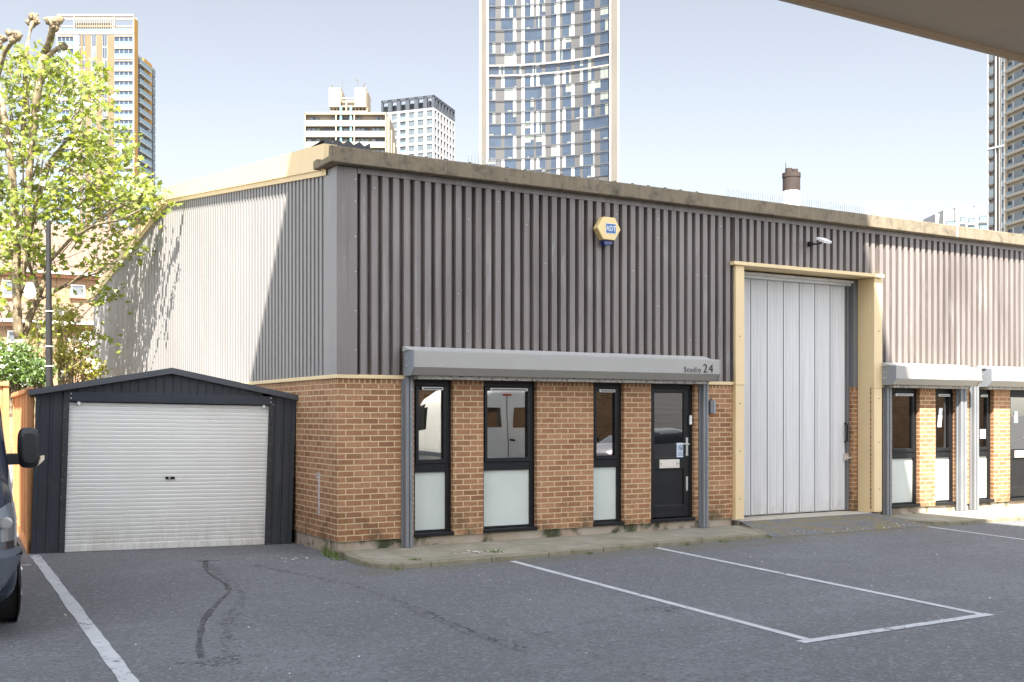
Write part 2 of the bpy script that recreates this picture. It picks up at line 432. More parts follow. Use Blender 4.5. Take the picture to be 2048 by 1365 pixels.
# ================================================================== THE WAREHOUSE
B = thing('studio_building', (0, 0, 0), 'long low brown-brick industrial unit with mauve corrugated metal upper walls and cream trim', 'building')
XE = 40.0     # right end, far outside the frame
YD = 18.1     # depth of the gable wall
GZ = -.03     # yard level
PZ = .035     # pavement level
def ridge(y, a=4.86, b=6.02): return a + (b - a) * (1 - abs(y - 9.2) / 9.2)

openings = [(1.07, 1.65), (2.11, 2.97), (3.926, 4.47), (4.965, 5.80), (6.57, 9.66), (10.17, 10.88), (11.29, 11.85), (12.45, 12.90), (13.37, 14.25)]
mb = MB(); x = 0.0
for a, b in openings:
    mb.box(x, a, 0, .25, .15, 2.235); x = b
mb.box(x, XE, 0, .25, .15, 2.235)
mb.box(0, .25, .25, YD, .15, 2.235)
mb.box(9.565, 9.66, .31, .62, .1, 2.25)
brick = mb.build('brick_wall', 'brick', B)
# airbrick knocked through the side wall, patch of old mortar below it
mb = MB(); mb.box(-.004, .01, .62, .78, .93, 1.0); mb.box(-.003, .01, .64, .71, .45, .93); mb.build('mortar_patch', stain_mat('grey_mortar', (.7, .64, .6), .32, .5, .9), B)

mb = MB()
mb.box(.02, 6.57, .03, .3, -.1, .15); mb.box(9.66, XE, .03, .3, -.1, .15)
mb.box(.02, .3, .3, YD, -.1, .15)
mb.build('plinth', 'plinth', B, bevel=.008)

for q in (((-.035, .93, -.035, .1), (-.035, .1, .1, YD)), ((5.99, 6.62, -.035, .1),), ((9.8, 9.96, -.035, .1),)):
    mb = MB()
    for e in q: mb.box(e[0], e[1], e[2], e[3], 2.235, 2.285)
    mb.build('ledge_trim', 'beige', B, bevel=.006)

def corrug(u0, u1, pitch=.1525, crown=.082, slope=.014, out=-.03, inn=.052):
    """(u, offset) outline of trapezoid sheeting"""
    pts = []; u = u0
    while u < u1:
        pts += [(u, inn), (u + slope, out), (u + slope + crown, out), (u + 2 * slope + crown, inn)]
        u += pitch
    return [p for p in pts if p[0] <= u1] + [(u1, inn)]

def front_clad(x0, x1, z0, z1):
    pr = ([(x0, .052)] if x0 < .3 else []) + corrug(x0 + (.043 if x0 < .3 else 0), x1); mb.sheet([(u, o, z0) for u, o in pr], [(u, o, z1) for u, o in pr])
mb = MB()
front_clad(.245, 6.57, 2.285, 4.93); front_clad(6.57, 9.82, 4.15, 4.93); front_clad(9.82, 26, 2.285, 4.93)
mb.box(26, XE, -.03, .05, 2.285, 4.93)
mb.box(.257, XE, -.042, .0, 4.86, 4.934)
mb.build('front_cladding', 'clad', B, fixn=False)
mb = MB()
pr = corrug(.36, YD, out=-.018, inn=.05)
mb.sheet([(o, u, 2.285) for u, o in pr], [(o, u, ridge(u) + .03) for u, o in pr])
mb.build('gable_cladding', 'clad_side', B, fixn=False)
mb = MB()
mb.prism([(-.022, -.038), (.255, -.038), (.255, -.023), (-.022, -.023)], 'z', 2.285, 4.93)
mb.build('corner_flashing', 'clad', B, bevel=.004)
mb = MB(); mb.prism([(-.026, -.036), (-.0225, -.036), (-.009, -.0225), (-.009, .38), (-.026, .38)], 'z', 2.285, 4.93)
mb.build('corner_flashing', 'clad_side', B)
mb = MB()   # screws
for x, z in ((.225, 4.78), (.225, 4.5), (.225, 4.05), (.225, 3.6), (.225, 3.1), (.225, 2.6)): mb.lathe([(.006, 0), (.006, .008)], (x, -.048, z), 6, 0, 'y')
rs = random.Random(3)
for k in range(26):
    mb.lathe([(.0055, 0), (.0055, .008)], (.288 + .1525 * rs.randint(1, 40) + .05, -.042, rs.choice([2.62, 2.9, 3.4, 3.9, 4.42, 4.7])), 6, 0, 'y')
mb.build('screw_head', 'steel', B)

mb = MB(); mb.prism([(-.2, 4.935), (-.2, 5.14), (-.12, 5.15), (-.11, 5.02), (.3, 5.02), (.31, 5.07), (.45, 5.06), (.45, 4.95)], 'x', -.165, XE)
gut = mb.build('concrete_gutter', 'concrete', B, bevel=.012)
mb = MB(); mb.box(11.60, 11.63, -.206, -.19, 4.95, 5.135); mb.build('joint_sealant', 'white', gut)

mb = MB()   # cream verge of the gable
ys = [.28, 9.2, 18.3]
bot = [ridge(y) - .02 for y in ys]; top = [5.27, 6.31, 5.08]
for a, b in ((0, 1), (1, 2)):
    for x0, x1, dz0, dz1 in ((-.08, -.13, None, None),):
        mb.face([(-.08, ys[a], bot[a] + .06), (-.08, ys[b], bot[b] + .06), (-.08, ys[b], top[b]), (-.08, ys[a], top[a])])
        mb.face([(-.08, ys[a], bot[a] + .06), (-.08, ys[b], bot[b] + .06), (-.05, ys[b], bot[b] + .055), (-.05, ys[a], bot[a] + .055)])
        mb.face([(-.05, ys[a], bot[a] + .055), (-.05, ys[b], bot[b] + .055), (-.05, ys[b], bot[b] - .01), (-.05, ys[a], bot[a] - .01)])
        mb.face([(-.05, ys[a], bot[a] - .01), (-.05, ys[b], bot[b] - .01), (0, ys[b], bot[b] - .01), (0, ys[a], bot[a] - .01)])
        mb.face([(-.08, ys[a], top[a]), (-.08, ys[b], top[b]), (.1, ys[b], top[b] + .0), (.1, ys[a], top[a])])
mb.face([(-.08, ys[0], bot[0] + .06), (-.08, ys[0], top[0]), (.1, ys[0], top[0]), (.1, ys[0], bot[0] + .06)])
for y in (2.4, 5.4, 8.2, 12, 15.2):
    zt = top[0] + (top[1] - top[0]) * (y - .28) / 8.92 if y < 9.2 else top[1] + (top[2] - top[1]) * (y - 9.2) / 9.1
    mb.box(-.083, -.07, y, y + .012, ridge(y) + .05, zt - .002)
mb.build('gable_verge', 'beige', B)

mb = MB()
xs = [-.065 + .0375 * i for i in range(18)]
mb.sheet([(x, .3, 5.33 + .028 * math.sin(i * PI / 2)) for i, x in enumerate(xs)], [(x, 1.5, 5.36 + .02 * math.sin(i * PI / 2)) for i, x in enumerate(xs)])
mb.sheet([(x, .3, 5.19 + .028 * math.sin(i * PI / 2)) for i, x in enumerate(xs)], [(x, .3, 5.33 + .028 * math.sin(i * PI / 2)) for i, x in enumerate(xs)])
mb.face([(-.065, .3, 5.14), (XE, .3, 5.14), (XE, 9.2, 6.27), (-.065, 9.2, 6.27)])
mb.face([(-.065, 9.2, 6.27), (XE, 9.2, 6.27), (XE, 18.3, 5.0), (-.065, 18.3, 5.0)])
mb.face([(-.065, .3, 5.05), (XE, .3, 5.05), (XE, .3, 5.14), (-.065, .3, 5.14)])
for k in range(16):      # sheet-end clips poking over the gutter
    mb.lathe([(.0, .03), (.02, .025), (.035, .0)], (1.2 + k * .3 + rs.uniform(-.03, .03), -.13, 5.14), 8)
mb.face([(XE, .3, 5), (XE, 18, 5), (XE, 18, 0), (XE, .3, 0)])
mb.face([(.2, 18, 0), (XE, 18, 0), (XE, 18, 5), (.2, 18, 5)])
roof = mb.build('roof', 'roof', B)
mb = MB(); mb.lathe([(0.189, -1.2), (0.189, 0)], (12.68, 5, 6.78), 28); fl = mb.build('flue', 'flue', roof, smooth=False)
mb = MB(); mb.lathe([(0.193, 0), (0.193, .3), (0.204, .302), (0.204, .4), (0.185, .402), (0.154, .36)], (12.68, 5, 6.78), 28)
mb.lathe([(.08, .3), (.08, .5), (.065, .5)], (12.60, 5, 6.78), 16); mb.lathe([(.08, .3), (.08, .5), (.065, .5)], (12.77, 5, 6.78), 16)
mb.tube([(12.51, 5, 7.15), (12.51, 5, 7.4)], .008, 5)
mb.build('flue_cap', 'rust', fl)

mb = MB()
for x0, x1 in ((1.8, 2.3), (6.3, 10.6)):
    x = x0
    while x < x1:
        for dx, dy in ((-.03, -.03), (.035, .04), (.0, .0)):
            mb.tube([(x, -.16, 5.14), (x + dx + rs.uniform(-.01, .01), -.16 + dy, 5.14 + rs.uniform(.1, .14))], .0028, 3, cap=False)
        x += .05
tag(mb.build('bird_spikes', plain('pale_wire', (.62, .63, .64), rough=.4), roof, fixn=False), kind='stuff')

# ---------------------------------------------------------------- windows
def window(x0, x1, zs=.2, mid=(1.0, 1.165), ztop=2.12, half=False):
    d = .075
    m = MB()
    m.box(x0, x0 + .05, d, d + .1, zs, 2.235); m.box(x1 - .075, x1, d, d + .1, zs, 2.235)
    m.box(x0 + .05, x1 - .075, d, d + .1, 2.16, 2.235)
    m.box(x0 + .05, x1 - .075, d, d + .1, mid[0], mid[1] - .05)
    m.box(x0 + .05, x1 - .075, d + .01, d + .1, zs, zs + .03)
    a, b = x0 + .052, x1 - .077          # opening sash, standing a little proud
    for q in ((a, a + .045, mid[1] - .048, 2.158), (b - .045, b, mid[1] - .048, 2.158)): m.box(q[0], q[1], d - .018, d + .06, q[2], q[3])
    m.box(a + .045, b - .045, d - .018, d + .06, ztop, 2.158); m.box(a + .045, b - .045, d - .018, d + .06, mid[1] - .048, mid[1] + .01)
    w = m.build('window', 'black', B, bevel=.004)
    m = MB(); m.box(x0 - .005, x1 + .005, -.012, .1, zs - .05, zs); m.build('sill', 'black', w, bevel=.005)
    m = MB(); m.box(a + .04, b - .04, d + .02, d + .026, mid[1], ztop + .01); m.build('pane', 'glass', w)
    m = MB(); m.box(x0 + .045, x1 - .07, d + .03, d + .04, zs + .02, mid[0] + .01); m.build('frosted_panel', 'frost', w)
    m = MB(); m.box(a + .08, b - .06, d - .045, d - .015, 2.10, 2.14, 0)
    m.box(a + .1, b - .075, d - .047, d - .044, 2.108, 2.128, 1); m.build('trickle_vent', ['white', 'dark_rail'], w, bevel=.003)
    return w
wins = [window(*openings[i]) for i in (0, 1, 2, 5, 6, 7)]
m = MB(); m.T = lambda x, y, z: (11.52 + (x) * .97 + z * .12, .086 + y, 1.72 + z)
m.box(-.05, .05, 0, .002, -.17, .17); m.build('paper_notice', 'paper', wins[4])
m = MB(); m.box(12.63, 12.80, .088, .092, 1.33, 1.5); m.build('paper_notice', 'paper', wins[5])
m = MB(); m.box(12.4, 12.95, .3, .32, 1.1, 1.85); m.build('inner_blind', plain('amber_blind', (.8, .5, .12), (.7, .4, .08), .8, scale=8), wins[5])

def door(x0, x1, mainone):
    d = .06
    fr = MB(); fr.box(x0, x0 + .045, d, d + .1, .2, 2.2); fr.box(x1 - .05, x1, d, d + .1, .2, 2.2); fr.box(x0, x1, d, d + .1, 2.17, 2.235)
    a, b = x0 + .047, x1 - .052
    lf = MB()
    g0, g1 = a + .075, b - .1
    lf.box(a, g0, d + .015, d + .06, .215, 2.168); lf.box(g1, b, d + .015, d + .06, .215, 2.168)
    lf.box(g0, g1, d + .015, d + .06, 2.1, 2.168); lf.box(g0, g1, d + .015, d + .06, .94, 1.12); lf.box(g0, g1, d + .015, d + .06, .215, .39)
    lf.box(g0, g1, d + .035, d + .05, .39, .94)
    lf.prism([(d + .016, .39), (d + .036, .39), (d + .036, .41)], 'x', g0, g1)
    o = lf.build('door', 'doorblack', B, bevel=.004)
    fr.build('door_frame', 'black', o, bevel=.004)
    m = MB(); m.box(g0 - .01, g1 + .01, d + .035, d + .041, 1.11, 2.11); m.build('glass_pane', 'glass', o)
    m = MB(); m.box(x0 - .005, x1, -.02, .16, .15, .2); m.build('threshold', 'black', o, bevel=.005)
    lx = (g0 + g1) / 2
    m = MB(); m.box(lx - .19, lx + .19, d + .004, d + .016, .96, 1.09, 0); m.box(lx - .16, lx + .12, d + .0005, d + .004, .985, 1.065, 0)
    m.box(lx + .135, lx + .14, d - .0005, d + .002, .985, 1.06, 1)
    for s in (-1, 1): m.lathe([(.008, 0), (.008, .004)], (lx + s * .172, d + .0, 1.025), 8, 1, 'y')
    m.build('letter_plate', ['brass', 'black'], o, bevel=.002)
    hx = b - .045
    m = MB(); m.box(hx - .02, hx + .02, d + .003, d + .016, 1.14, 1.42); m.tube([(hx, d + .01, 1.32), (hx, d - .05, 1.32), (hx - .13, d - .05, 1.325)], .011, 8)
    m.lathe([(.012, 0), (.012, .008)], (hx, d - .005, 1.21), 8, 0, 'y'); m.build('handle', 'steel', o, bevel=.002)
    m = MB(); m.box(hx - .018, hx + .018, d + .003, d + .016, .66, .82); m.prism([(hx - .018, .66), (hx + .018, .66), (hx + .012, .6), (hx - .012, .6)], 'y', d + .004, d + .016); m.lathe([(.012, 0), (.012, .01)], (hx, d - .006, .76), 8, 0, 'y')
    m.build('lock', 'steel', o, bevel=.002)
    if mainone:
        m = MB(); m.box(g1 - .125, g1 + .015, d + .028, d + .03, 1.12, 1.34); st = m.build('sign_sticker', plain('pale_blue_paper', (.62, .7, .78), rough=.6), o)
        m = MB(); cx, cz = g1 - .055, 1.26
        ring = [(cx + .04 * math.cos(i * PI / 14), d + .026, cz + .04 * math.sin(i * PI / 14)) for i in range(29)]
        m.tube(ring, .004, 4); m.tube([(cx - .028, d + .026, cz + .028), (cx + .028, d + .026, cz - .028)], .004, 4)
        m.box(cx - .022, cx + .022, d + .025, d + .027, cz - .008, cz + .006)
        for k in range(3): m.box(cx - .05, cx + .05, d + .025, d + .027, 1.185 - k * .02, 1.193 - k * .02)
        m.build('sign_print', plain('dark_blue_ink', (.06, .08, .16), rough=.7), st)
    return o
d1 = door(4.965, 5.80, True)
d2 = door(13.37, 14.25, False)
m = MB(); m.box(13.62, 13.72, .088, .092, 1.62, 1.84); m.build('paper_notice', 'paper', d2)
m = MB(); m.box(5.735, 5.775, .03, .058, 1.62, 1.76); m.build('bell_push', 'white', d1, bevel=.004)

# ---------------------------------------------------------------- roller shutter boxes over the windows
def shutter(x0, x1, rails, label):
    m = MB()
    prof = [(-.35, 2.385), (-.35, 2.595), (-.34, 2.605), (-.075, 2.625), (-.05, 2.62), (-.05, 2.285), (-.26, 2.285)]
    m.prism(prof, 'x', x0 + .006, x1 - .006)
    o = m.build('shutter_box', 'shutter', B, bevel=.004)
    if label: o['label'] = label
    m = MB(); m.prism([(-.357, 2.375), (-.357, 2.6), (-.05, 2.628), (-.05, 2.279), (-.268, 2.279)], 'x', x0 - .004, x0 + .005)
    for y, z in ((-.1, 2.5), (-.155, 2.5), (-.1, 2.4), (-.155, 2.4)): m.lathe([(.012, 0), (.012, -.012)], (x0 - .003, y, z), 8, 1, 'x')
    m.build('end_plate', [plain('end_plate_grey', (.25, .27, .29), rough=.45), 'steel'], o)
    m = MB(); m.prism([(-.357, 2.375), (-.357, 2.6), (-.05, 2.628), (-.05, 2.279), (-.268, 2.279)], 'x', x1 - .005, x1 + .004); m.build('end_plate', 'shutter', o)
    m = MB(); m.prism([(-.26, 2.612), (-.075, 2.665), (-.05, 2.665), (-.05, 2.60)], 'x', x0 - .02, x1 - .09); m.build('top_flashing', plain('flashing_grey', (.44, .43, .41), rough=.5), o)
    m = MB(); m.box(x0 + .12, x1 - .14, -.2, .06, 2.238, 2.284); m.build('bottom_rail', 'rail', o)
    for a, b in rails:
        m = MB(); w = (b - a)
        m.box(a, a + w * .42, -.09, .0, PZ, 2.284); m.box(a + w * .42, a + w * .58, -.075, .0, PZ, 2.284); m.box(a + w * .58, b, -.09, 0, PZ, 2.284)
        m.box(a - .03, a, -.03, 0, PZ, 2.284)
        for z in (.25, .62, 1.0, 1.38, 1.75, 2.1): m.lathe([(.007, 0), (.007, .006)], (a + w * .8, -.095, z), 6, 1, 'y')
        m.build('guide_rail', ['post', 'steel'], o, bevel=.003)
    return o
s1 = shutter(.90, 6.01, [(.91, 1.016), (5.9, 6.0)], 'long grey shutter box lettered Studio 24')
s2 = shutter(9.86, 12.07, [(9.95, 10.06), (11.86, 12.03)], None)
s3 = shutter(12.36, 15.2, [(12.23, 12.36), (15.0, 15.15)], None)
text_mesh('lettering', 'Studio', .118, (5.305, -.3575, 2.405), 'black', s1, fit=.315, depth=.001, space=1.2, thin=-.0008)
text_mesh('lettering', '24', .185, (5.665, -.3575, 2.405), 'black', s1, fit=.19, depth=.001, space=1.15, thin=-.001)

# ---------------------------------------------------------------- big folding door in its cream surround
m = MB()
m.box(6.558, 6.73, -.075, .03, .13, 2.24); m.box(6.555, 6.733, -.078, .03, 2.29, 4.11); m.box(6.55, 6.74, -.085, .03, 2.24, 2.29)
m.box(9.663, 9.85, -.06, .03, .11, 2.22); m.box(9.66, 9.853, -.063, .03, 2.225, 4.11)
m.box(9.655, 9.68, .03, .3, .1, 4.11)
m.box(6.48, 9.83, -.13, .03, 4.11, 4.165); m.box(6.62, 9.66, .03, .46, 4.115, 4.14)
for x, z in ((6.64, .45), (6.64, 1.2), (6.64, 1.95), (9.76, .5), (9.76, 1.3), (9.76, 2.05), (6.64, 3.0), (9.76, 3.2)): m.lathe([(.008, 0), (.008, .02)], (x, -.092, z), 6, 1, 'y')
m.build('door_surround', ['beige', 'black'], B, bevel=.005)
m = MB()
m.box(6.6, 9.56, .49, .5, .11, 4.06, 0)
FD = m.build('folding_door', 'fold', B); stile = plain('door_stile', (.68, .67, .66), rough=.5)
for k in range(8):
    x = 6.655 + .3595 * k
    p = MB(); z0, z1 = .125, 4.0
    p.prism([(x, .485), (x + .302, .425), (x + .302, .487), (x, .487)], 'z', z0, z1, 0)
    p.box(x + .3025, x + .314, .420, .487, z0, z1, 1); p.box(x + .349, x + .359, .445, .487, z0, z1, 1)
    p.box(x + .3145, x + .3485, .43, .487, z0 + .01, z1, 2)
    for q in (.06, .12, .18, .24):
        p.box(x + q, x + q + .004, .485 - q * .1987 - .003, .485 - q * .1987 + .002, z0 + .02, z1 - .02, 0)
    p.build('door_leaf', ['fold', 'seam', stile], FD, bevel=.002)
m = MB(); m.box(9.50, 9.56, .40, .49, .12, 4.02); m.build('end_post', 'dark_rail', FD, bevel=.003)
m = MB(); m.tube([(9.47, .42, 1.62), (9.47, .36, 1.60), (9.47, .36, 1.32), (9.47, .42, 1.30)], .016, 8); m.build('pull_handle', 'black', FD)
m = MB(); m.box(9.44, 9.53, .38, .425, .98, 1.1); m.tube([(9.46, .37, 1.02), (9.56, .35, 1.02)], .018, 8); m.build('padlock', 'steel', FD, bevel=.004)
m = MB(); m.box(6.6, 9.56, .3, .4, 4.045, 4.085); m.box(6.6, 9.56, .36, .5, 4.0, 4.045); m.build('top_track', 'fold', FD)
m = MB(); m.box(9.563, 9.66, .305, .62, 2.252, 4.11); m.box(6.5, 9.66, .5, .62, 4.06, 4.93); m.build('reveal_panel', 'dark_rail', B)
m = MB(); m.prism([(6.68, .005), (9.70, .005), (9.66, .6), (6.68, .6)], 'z', -.05, .1); m.build('door_step', 'thresh', B, bevel=.01)

# rooms behind the glass
def room(x0, x1, y0, y1, z1):
    m = MB()
    m.face([(x0, y1, .16), (x1, y1, .16), (x1, y1, z1), (x0, y1, z1)], 0); m.face([(x0, y0, .16), (x0, y1, .16), (x0, y1, z1), (x0, y0, z1)], 0)
    m.face([(x1, y0, .16), (x1, y1, .16), (x1, y1, z1), (x1, y0, z1)], 0); m.face([(x0, y0, z1), (x1, y0, z1), (x1, y1, z1), (x0, y1, z1)], 0)
    m.face([(x0, y0, .16), (x1, y0, .16), (x1, y1, .16), (x0, y1, .16)], 1)
    m.face([(x0, y0, 2.24), (x1, y0, 2.24), (x1, y0, z1), (x0, y0, z1)], 0)
    return m.build('inner_room', ['darkroom', 'roomfloor'], B, fixn=False)
r1 = room(.3, 6.5, .26, 3.6, 2.8); r2 = room(9.9, 15.5, .26, 3.6, 2.8)
m = MB(); m.box(1.4, 1.5, .6, .72, .16, 2.5); m.box(1.5, 2.3, .62, .7, 2.05, 2.5); m.build('inner_partition', plain('pale_partition', (.6, .58, .52), rough=.6), r1)
m = MB(); m.box(4.9, 5.25, 1.2, 1.6, .16, 1.2); m.box(2.5, 2.9, 1.6, 2.2, .16, 1.5); m.build('inner_cabinet', plain('ochre_cabinet', (.6, .36, .08), rough=.6), r1)

# ---------------------------------------------------------------- fittings on the wall
A = thing('alarm_box', (4.10, -.05, 4.45), 'hexagonal yellow burglar alarm box with blue logo, high on the corrugated wall', 'alarm box')
def hexa(cx, cz, r): return [(cx + r * math.cos(i * PI / 3), cz + r * .92 * math.sin(i * PI / 3)) for i in range(6)]
Y0 = -.17
m = MB(); m.prism(hexa(4.085, 4.46, .205), 'y', Y0, -.05)
bd = m.build('body', plain('alarm_cream', (.8, .62, .3), (.76, .56, .24), .4), A, bevel=.01)
m = MB()
h = hexa(4.085, 4.46, .209)
p, q = h[3], h[4]
for k in range(6):
    f = .12 + k * .14
    a = (p[0] + (q[0] - p[0]) * f, p[1] + (q[1] - p[1]) * f); b = (p[0] + (q[0] - p[0]) * (f + .055), p[1] + (q[1] - p[1]) * (f + .055))
    m.face([(a[0], Y0 + .012, a[1]), (b[0], Y0 + .012, b[1]), (b[0], -.065, b[1]), (a[0], -.065, a[1])])
m.build('louvre', plain('louvre_brown', (.25, .12, .02), rough=.6), A)
m = MB(); m.box(4.02, 4.205, Y0 - .003, Y0 - .0005, 4.385, 4.535, 0); m.box(4.028, 4.197, Y0 - .005, Y0 - .003, 4.393, 4.527, 1); lg = m.build('logo', ['white', plain('logo_blue', (.06, .15, .36), rough=.5)], A)
text_mesh('logo_letters', 'ADT', .105, (4.1125, Y0 - .0065, 4.425), 'white', lg, sx=.8, align='CENTER')
m = MB(); m.prism([(4.0, 4.285), (4.17, 4.285), (4.15, 4.23), (4.02, 4.21)], 'y', -.15, -.055); m.build('strobe', plain('strobe_blue', (.01, .02, .12), rough=.15), A, bevel=.01)

Fl = thing('floodlight', (8.18, -.05, 4.6), 'small white floodlight on a bracket above the folding door', 'floodlight')
m = MB(); m.box(8.12, 8.18, -.12, -.046, 4.52, 4.6); m.tube([(8.15, -.1, 4.56), (8.2, -.2, 4.55), (8.24, -.26, 4.57)], .016, 8); m.build('bracket', 'black', Fl, bevel=.004)
m = MB()
ca_, sa_ = math.cos(.45), math.sin(.45)
m.T = lambda x, y, z: (8.23 + x, -.3 + y * ca_ - z * sa_, 4.6 + y * sa_ + z * ca_)
m.box(-.09, .09, -.09, .09, -.02, .02, 0); m.box(-.075, .075, -.08, .07, -.024, -.02, 1)
m.build('lamp_head', ['white', plain('lamp_glass', (.5, .5, .46), rough=.2)], Fl, bevel=.006)

K = thing('key_safe', (6.12, 0, 1.88), 'small blue-grey box on the brick wall right of the black door', 'wall box')
m = MB(); m.box(6.04, 6.12, -.09, 0, 1.79, 1.99); m.build('back_box', 'dark_rail', K, bevel=.006)
m = MB(); m.box(6.075, 6.165, -.06, -.001, 1.8, 1.985); m.box(6.12, 6.126, -.03, 0, 1.985, 2.03); m.build('cover', plain('cover_grey', (.3, .38, .42), rough=.4), K, bevel=.006)
# ================================================================== GROUND
m = MB()
m.face([(-1500, -1500, GZ), (1500, -1500, GZ), (1500, 1500, GZ), (-1500, 1500, GZ)])
G = tag(m.build('ground', 'asphalt'), kind='structure')
m = MB()
m.sheet([(6.3, -1.2, GZ + .003), (9.8, -1.2, GZ + .003)], [(6.45, -.6, .04), (9.75, -.6, .04)])
m.sheet([(6.45, -.6, .04), (9.75, -.6, .04)], [(6.72, .0, .088), (9.7, .0, .088)])
m.sheet([(6.3, -1.2, GZ - .02), (6.45, -.6, GZ - .02), (6.72, 0, GZ - .02)], [(6.3, -1.2, GZ + .003), (6.45, -.6, .04), (6.72, 0, .088)])
m.sheet([(9.8, -1.2, GZ - .02), (9.75, -.6, GZ - .02), (9.7, 0, GZ - .02)], [(9.8, -1.2, GZ + .003), (9.75, -.6, .04), (9.7, 0, .088)])
tag(m.build('road_ramp', 'asphalt'), kind='structure')

def pavement(out, back, name):
    """out = kerb line, back = points along the wall, kerb .12 wide with joints"""
    ins = []
    n = len(out)
    for i, p in enumerate(out):
        a = Vector(out[max(i - 1, 0)]); b = Vector(out[min(i + 1, n - 1)]); d = (b - a).normalized()
        ins.append((p[0] - d.y * .12, p[1] + d.x * .12))
    t = MB(); t.face([(x, y, PZ - .004) for x, y in ins] + [(x, y, PZ - .004) for x, y in back])
    pv = tag(t.build(name, 'paving'), kind='structure')
    k = MB(); dist = 0
    for i in range(n - 1):
        a, b, ai, bi = (Vector(out[i]), Vector(out[i + 1]), Vector(ins[i]), Vector(ins[i + 1]))
        Ln = (b - a).length; cnt = max(1, round(Ln / .9))
        for j in range(cnt):
            f0, f1 = j / cnt, (j + 1) / cnt
            gap = .006 / Ln if Ln > .5 else 0
            p = [a.lerp(b, f0 + gap), a.lerp(b, f1 - gap), ai.lerp(bi, f1 - gap), ai.lerp(bi, f0 + gap)]
            dz = rs.uniform(-.004, .004)
            i0 = [k.add((q.x, q.y, GZ - .03)) for q in p]; i1 = [k.add((q.x, q.y, PZ + dz)) for q in p]
            k.f += [i1, [i0[0], i0[1], i1[1], i1[0]], [i0[1], i0[2], i1[2], i1[1]], [i0[2], i0[3], i1[3], i1[2]], [i0[3], i0[0], i1[0], i1[3]]]; k.m += [0] * 5
    k.build('kerb', 'kerb', pv, bevel=.014)
    return pv
pavement([(.06, .02), (-.05, -.5), (-.07, -.85), (-.05, -1.1), (.02, -1.27), (.12, -1.38), (.26, -1.45), (.6, -1.485), (2.3, -1.40), (4.95, -1.2), (5.86, -1.2), (6.1, -1.18), (6.28, -1.08), (6.4, -.9), (6.78, .02)], [(6.6, .04), (.2, .04)], 'pavement')
pavement([(9.74, .02), (9.72, -.7), (9.74, -.95), (9.82, -1.13), (10.0, -1.26), (10.3, -1.32), (12, -1.34), (20, -1.36), (XE, -1.36)], [(XE, .04), (9.95, .04)], 'pavement')

def line(pts, w, name='bay_line', mat='line', z=.004, par=G, jag=0):
    t = MB(); A = []; Bp = []
    pts = [Vector((p[0], p[1])) for p in pts]
    out = []
    for i in range(len(pts) - 1):
        n = max(1, int((pts[i + 1] - pts[i]).length / .2))
        out += [pts[i].lerp(pts[i + 1], j / n) for j in range(n)]
    out.append(pts[-1])
    for i, p in enumerate(out):
        d = (out[min(i + 1, len(out) - 1)] - out[max(i - 1, 0)]).normalized()
        ww = w * (1 + rs.uniform(-jag, jag))
        A.append((p.x + d.y * ww / 2, p.y - d.x * ww / 2, GZ + z)); Bp.append((p.x - d.y * ww / 2, p.y + d.x * ww / 2, GZ + z))
    t.sheet(A, Bp); return t.build(name, mat, par)
line([(1.686, -1.52), (1.37, -6.83)], .085, jag=.05)
line([(4.056, -1.30), (3.545, -6.80)], .085, jag=.05)
line([(1.25, -6.83), (3.62, -6.79)], .1, jag=.06, z=.0045)
line([(9.551, -1.25), (9.234, -3.19), (8.6, -7)], .075, jag=.05)
line([(-3.324, 2.02), (-3.36, .9), (-3.60, -5.5), (-3.7, -8.4)], .118, jag=.12)
line([(-3.47, 1.08), (-5.6, 1.10)], .07, jag=.06)
line([(-6.3, 2), (-6.6, -6)], .1)
# damp trails run across the yard
trail = 'damp_stain'
line([(-1.558, .41), (-1.70, -.1), (-1.80, -.6), (-1.84, -1.2), (-1.876, -1.7), (-1.979, -2.126), (-2.2, -2.6), (-2.42, -3.1), (-2.60, -3.55), (-2.733, -3.987), (-2.889, -4.541), (-3.0, -5.05)], .05, trail, 'stain', .0025, jag=.5)
line([(-1.60, .1), (-1.73, -.86), (-1.863, -1.93), (-1.90, -2.35), (-2.093, -2.908), (-2.325, -3.432), (-2.53, -4.055), (-2.756, -4.829), (-2.82, -5.2)], .11, trail, 'stain2', .003, jag=.6)
def blob(x, y, rx, ry, mat):
    t = MB(); ph = [rs.uniform(0, 6.3) for _ in range(4)]
    t.face([(x + rx * r_ * math.cos(a), y + ry * r_ * math.sin(a), GZ + .0022) for a, r_ in ((2 * PI * k / 36, 1 + .28 * math.sin(3 * 2 * PI * k / 36 + ph[0]) + .2 * math.sin(5 * 2 * PI * k / 36 + ph[1]) + .14 * math.sin(9 * 2 * PI * k / 36 + ph[2])) for k in range(36))])
    t.build('damp_stain', mat, G)
blob(-1.56, .38, .13, .1, 'stain'); blob(-2.9, -5.2, .26, .16, 'stain2'); blob(-.8, -5.85, .12, .16, 'stain2'); blob(1.3, -5.1, .3, .14, 'stain2')
line([(-1.194, -.218), (-.95, -1.3), (-.72, -2.2), (-.723, -3.5), (-.78, -4.3), (-.827, -5.09), (-.802, -5.64)], .12, trail, 'stain2', .0025, jag=.6)
line([(-.70, -3.6), (-.73, -4.3), (-.78, -5.09), (-.80, -5.6)], .04, trail, 'stain2', .003, jag=.5)
line([(-.80, -5.7), (-.43, -5.55), (.09, -5.36), (.76, -5.15), (1.15, -5.08), (1.32, -5.2)], .045, trail, 'stain2', .0025, jag=.5)
line([(-.40, -4.3), (-.40, -4.9), (-.41, -5.5), (-.44, -6.37), (-.50, -6.95), (-.52, -7.6)], .07, 'ground_crack', 'crackm', .002, jag=.6)

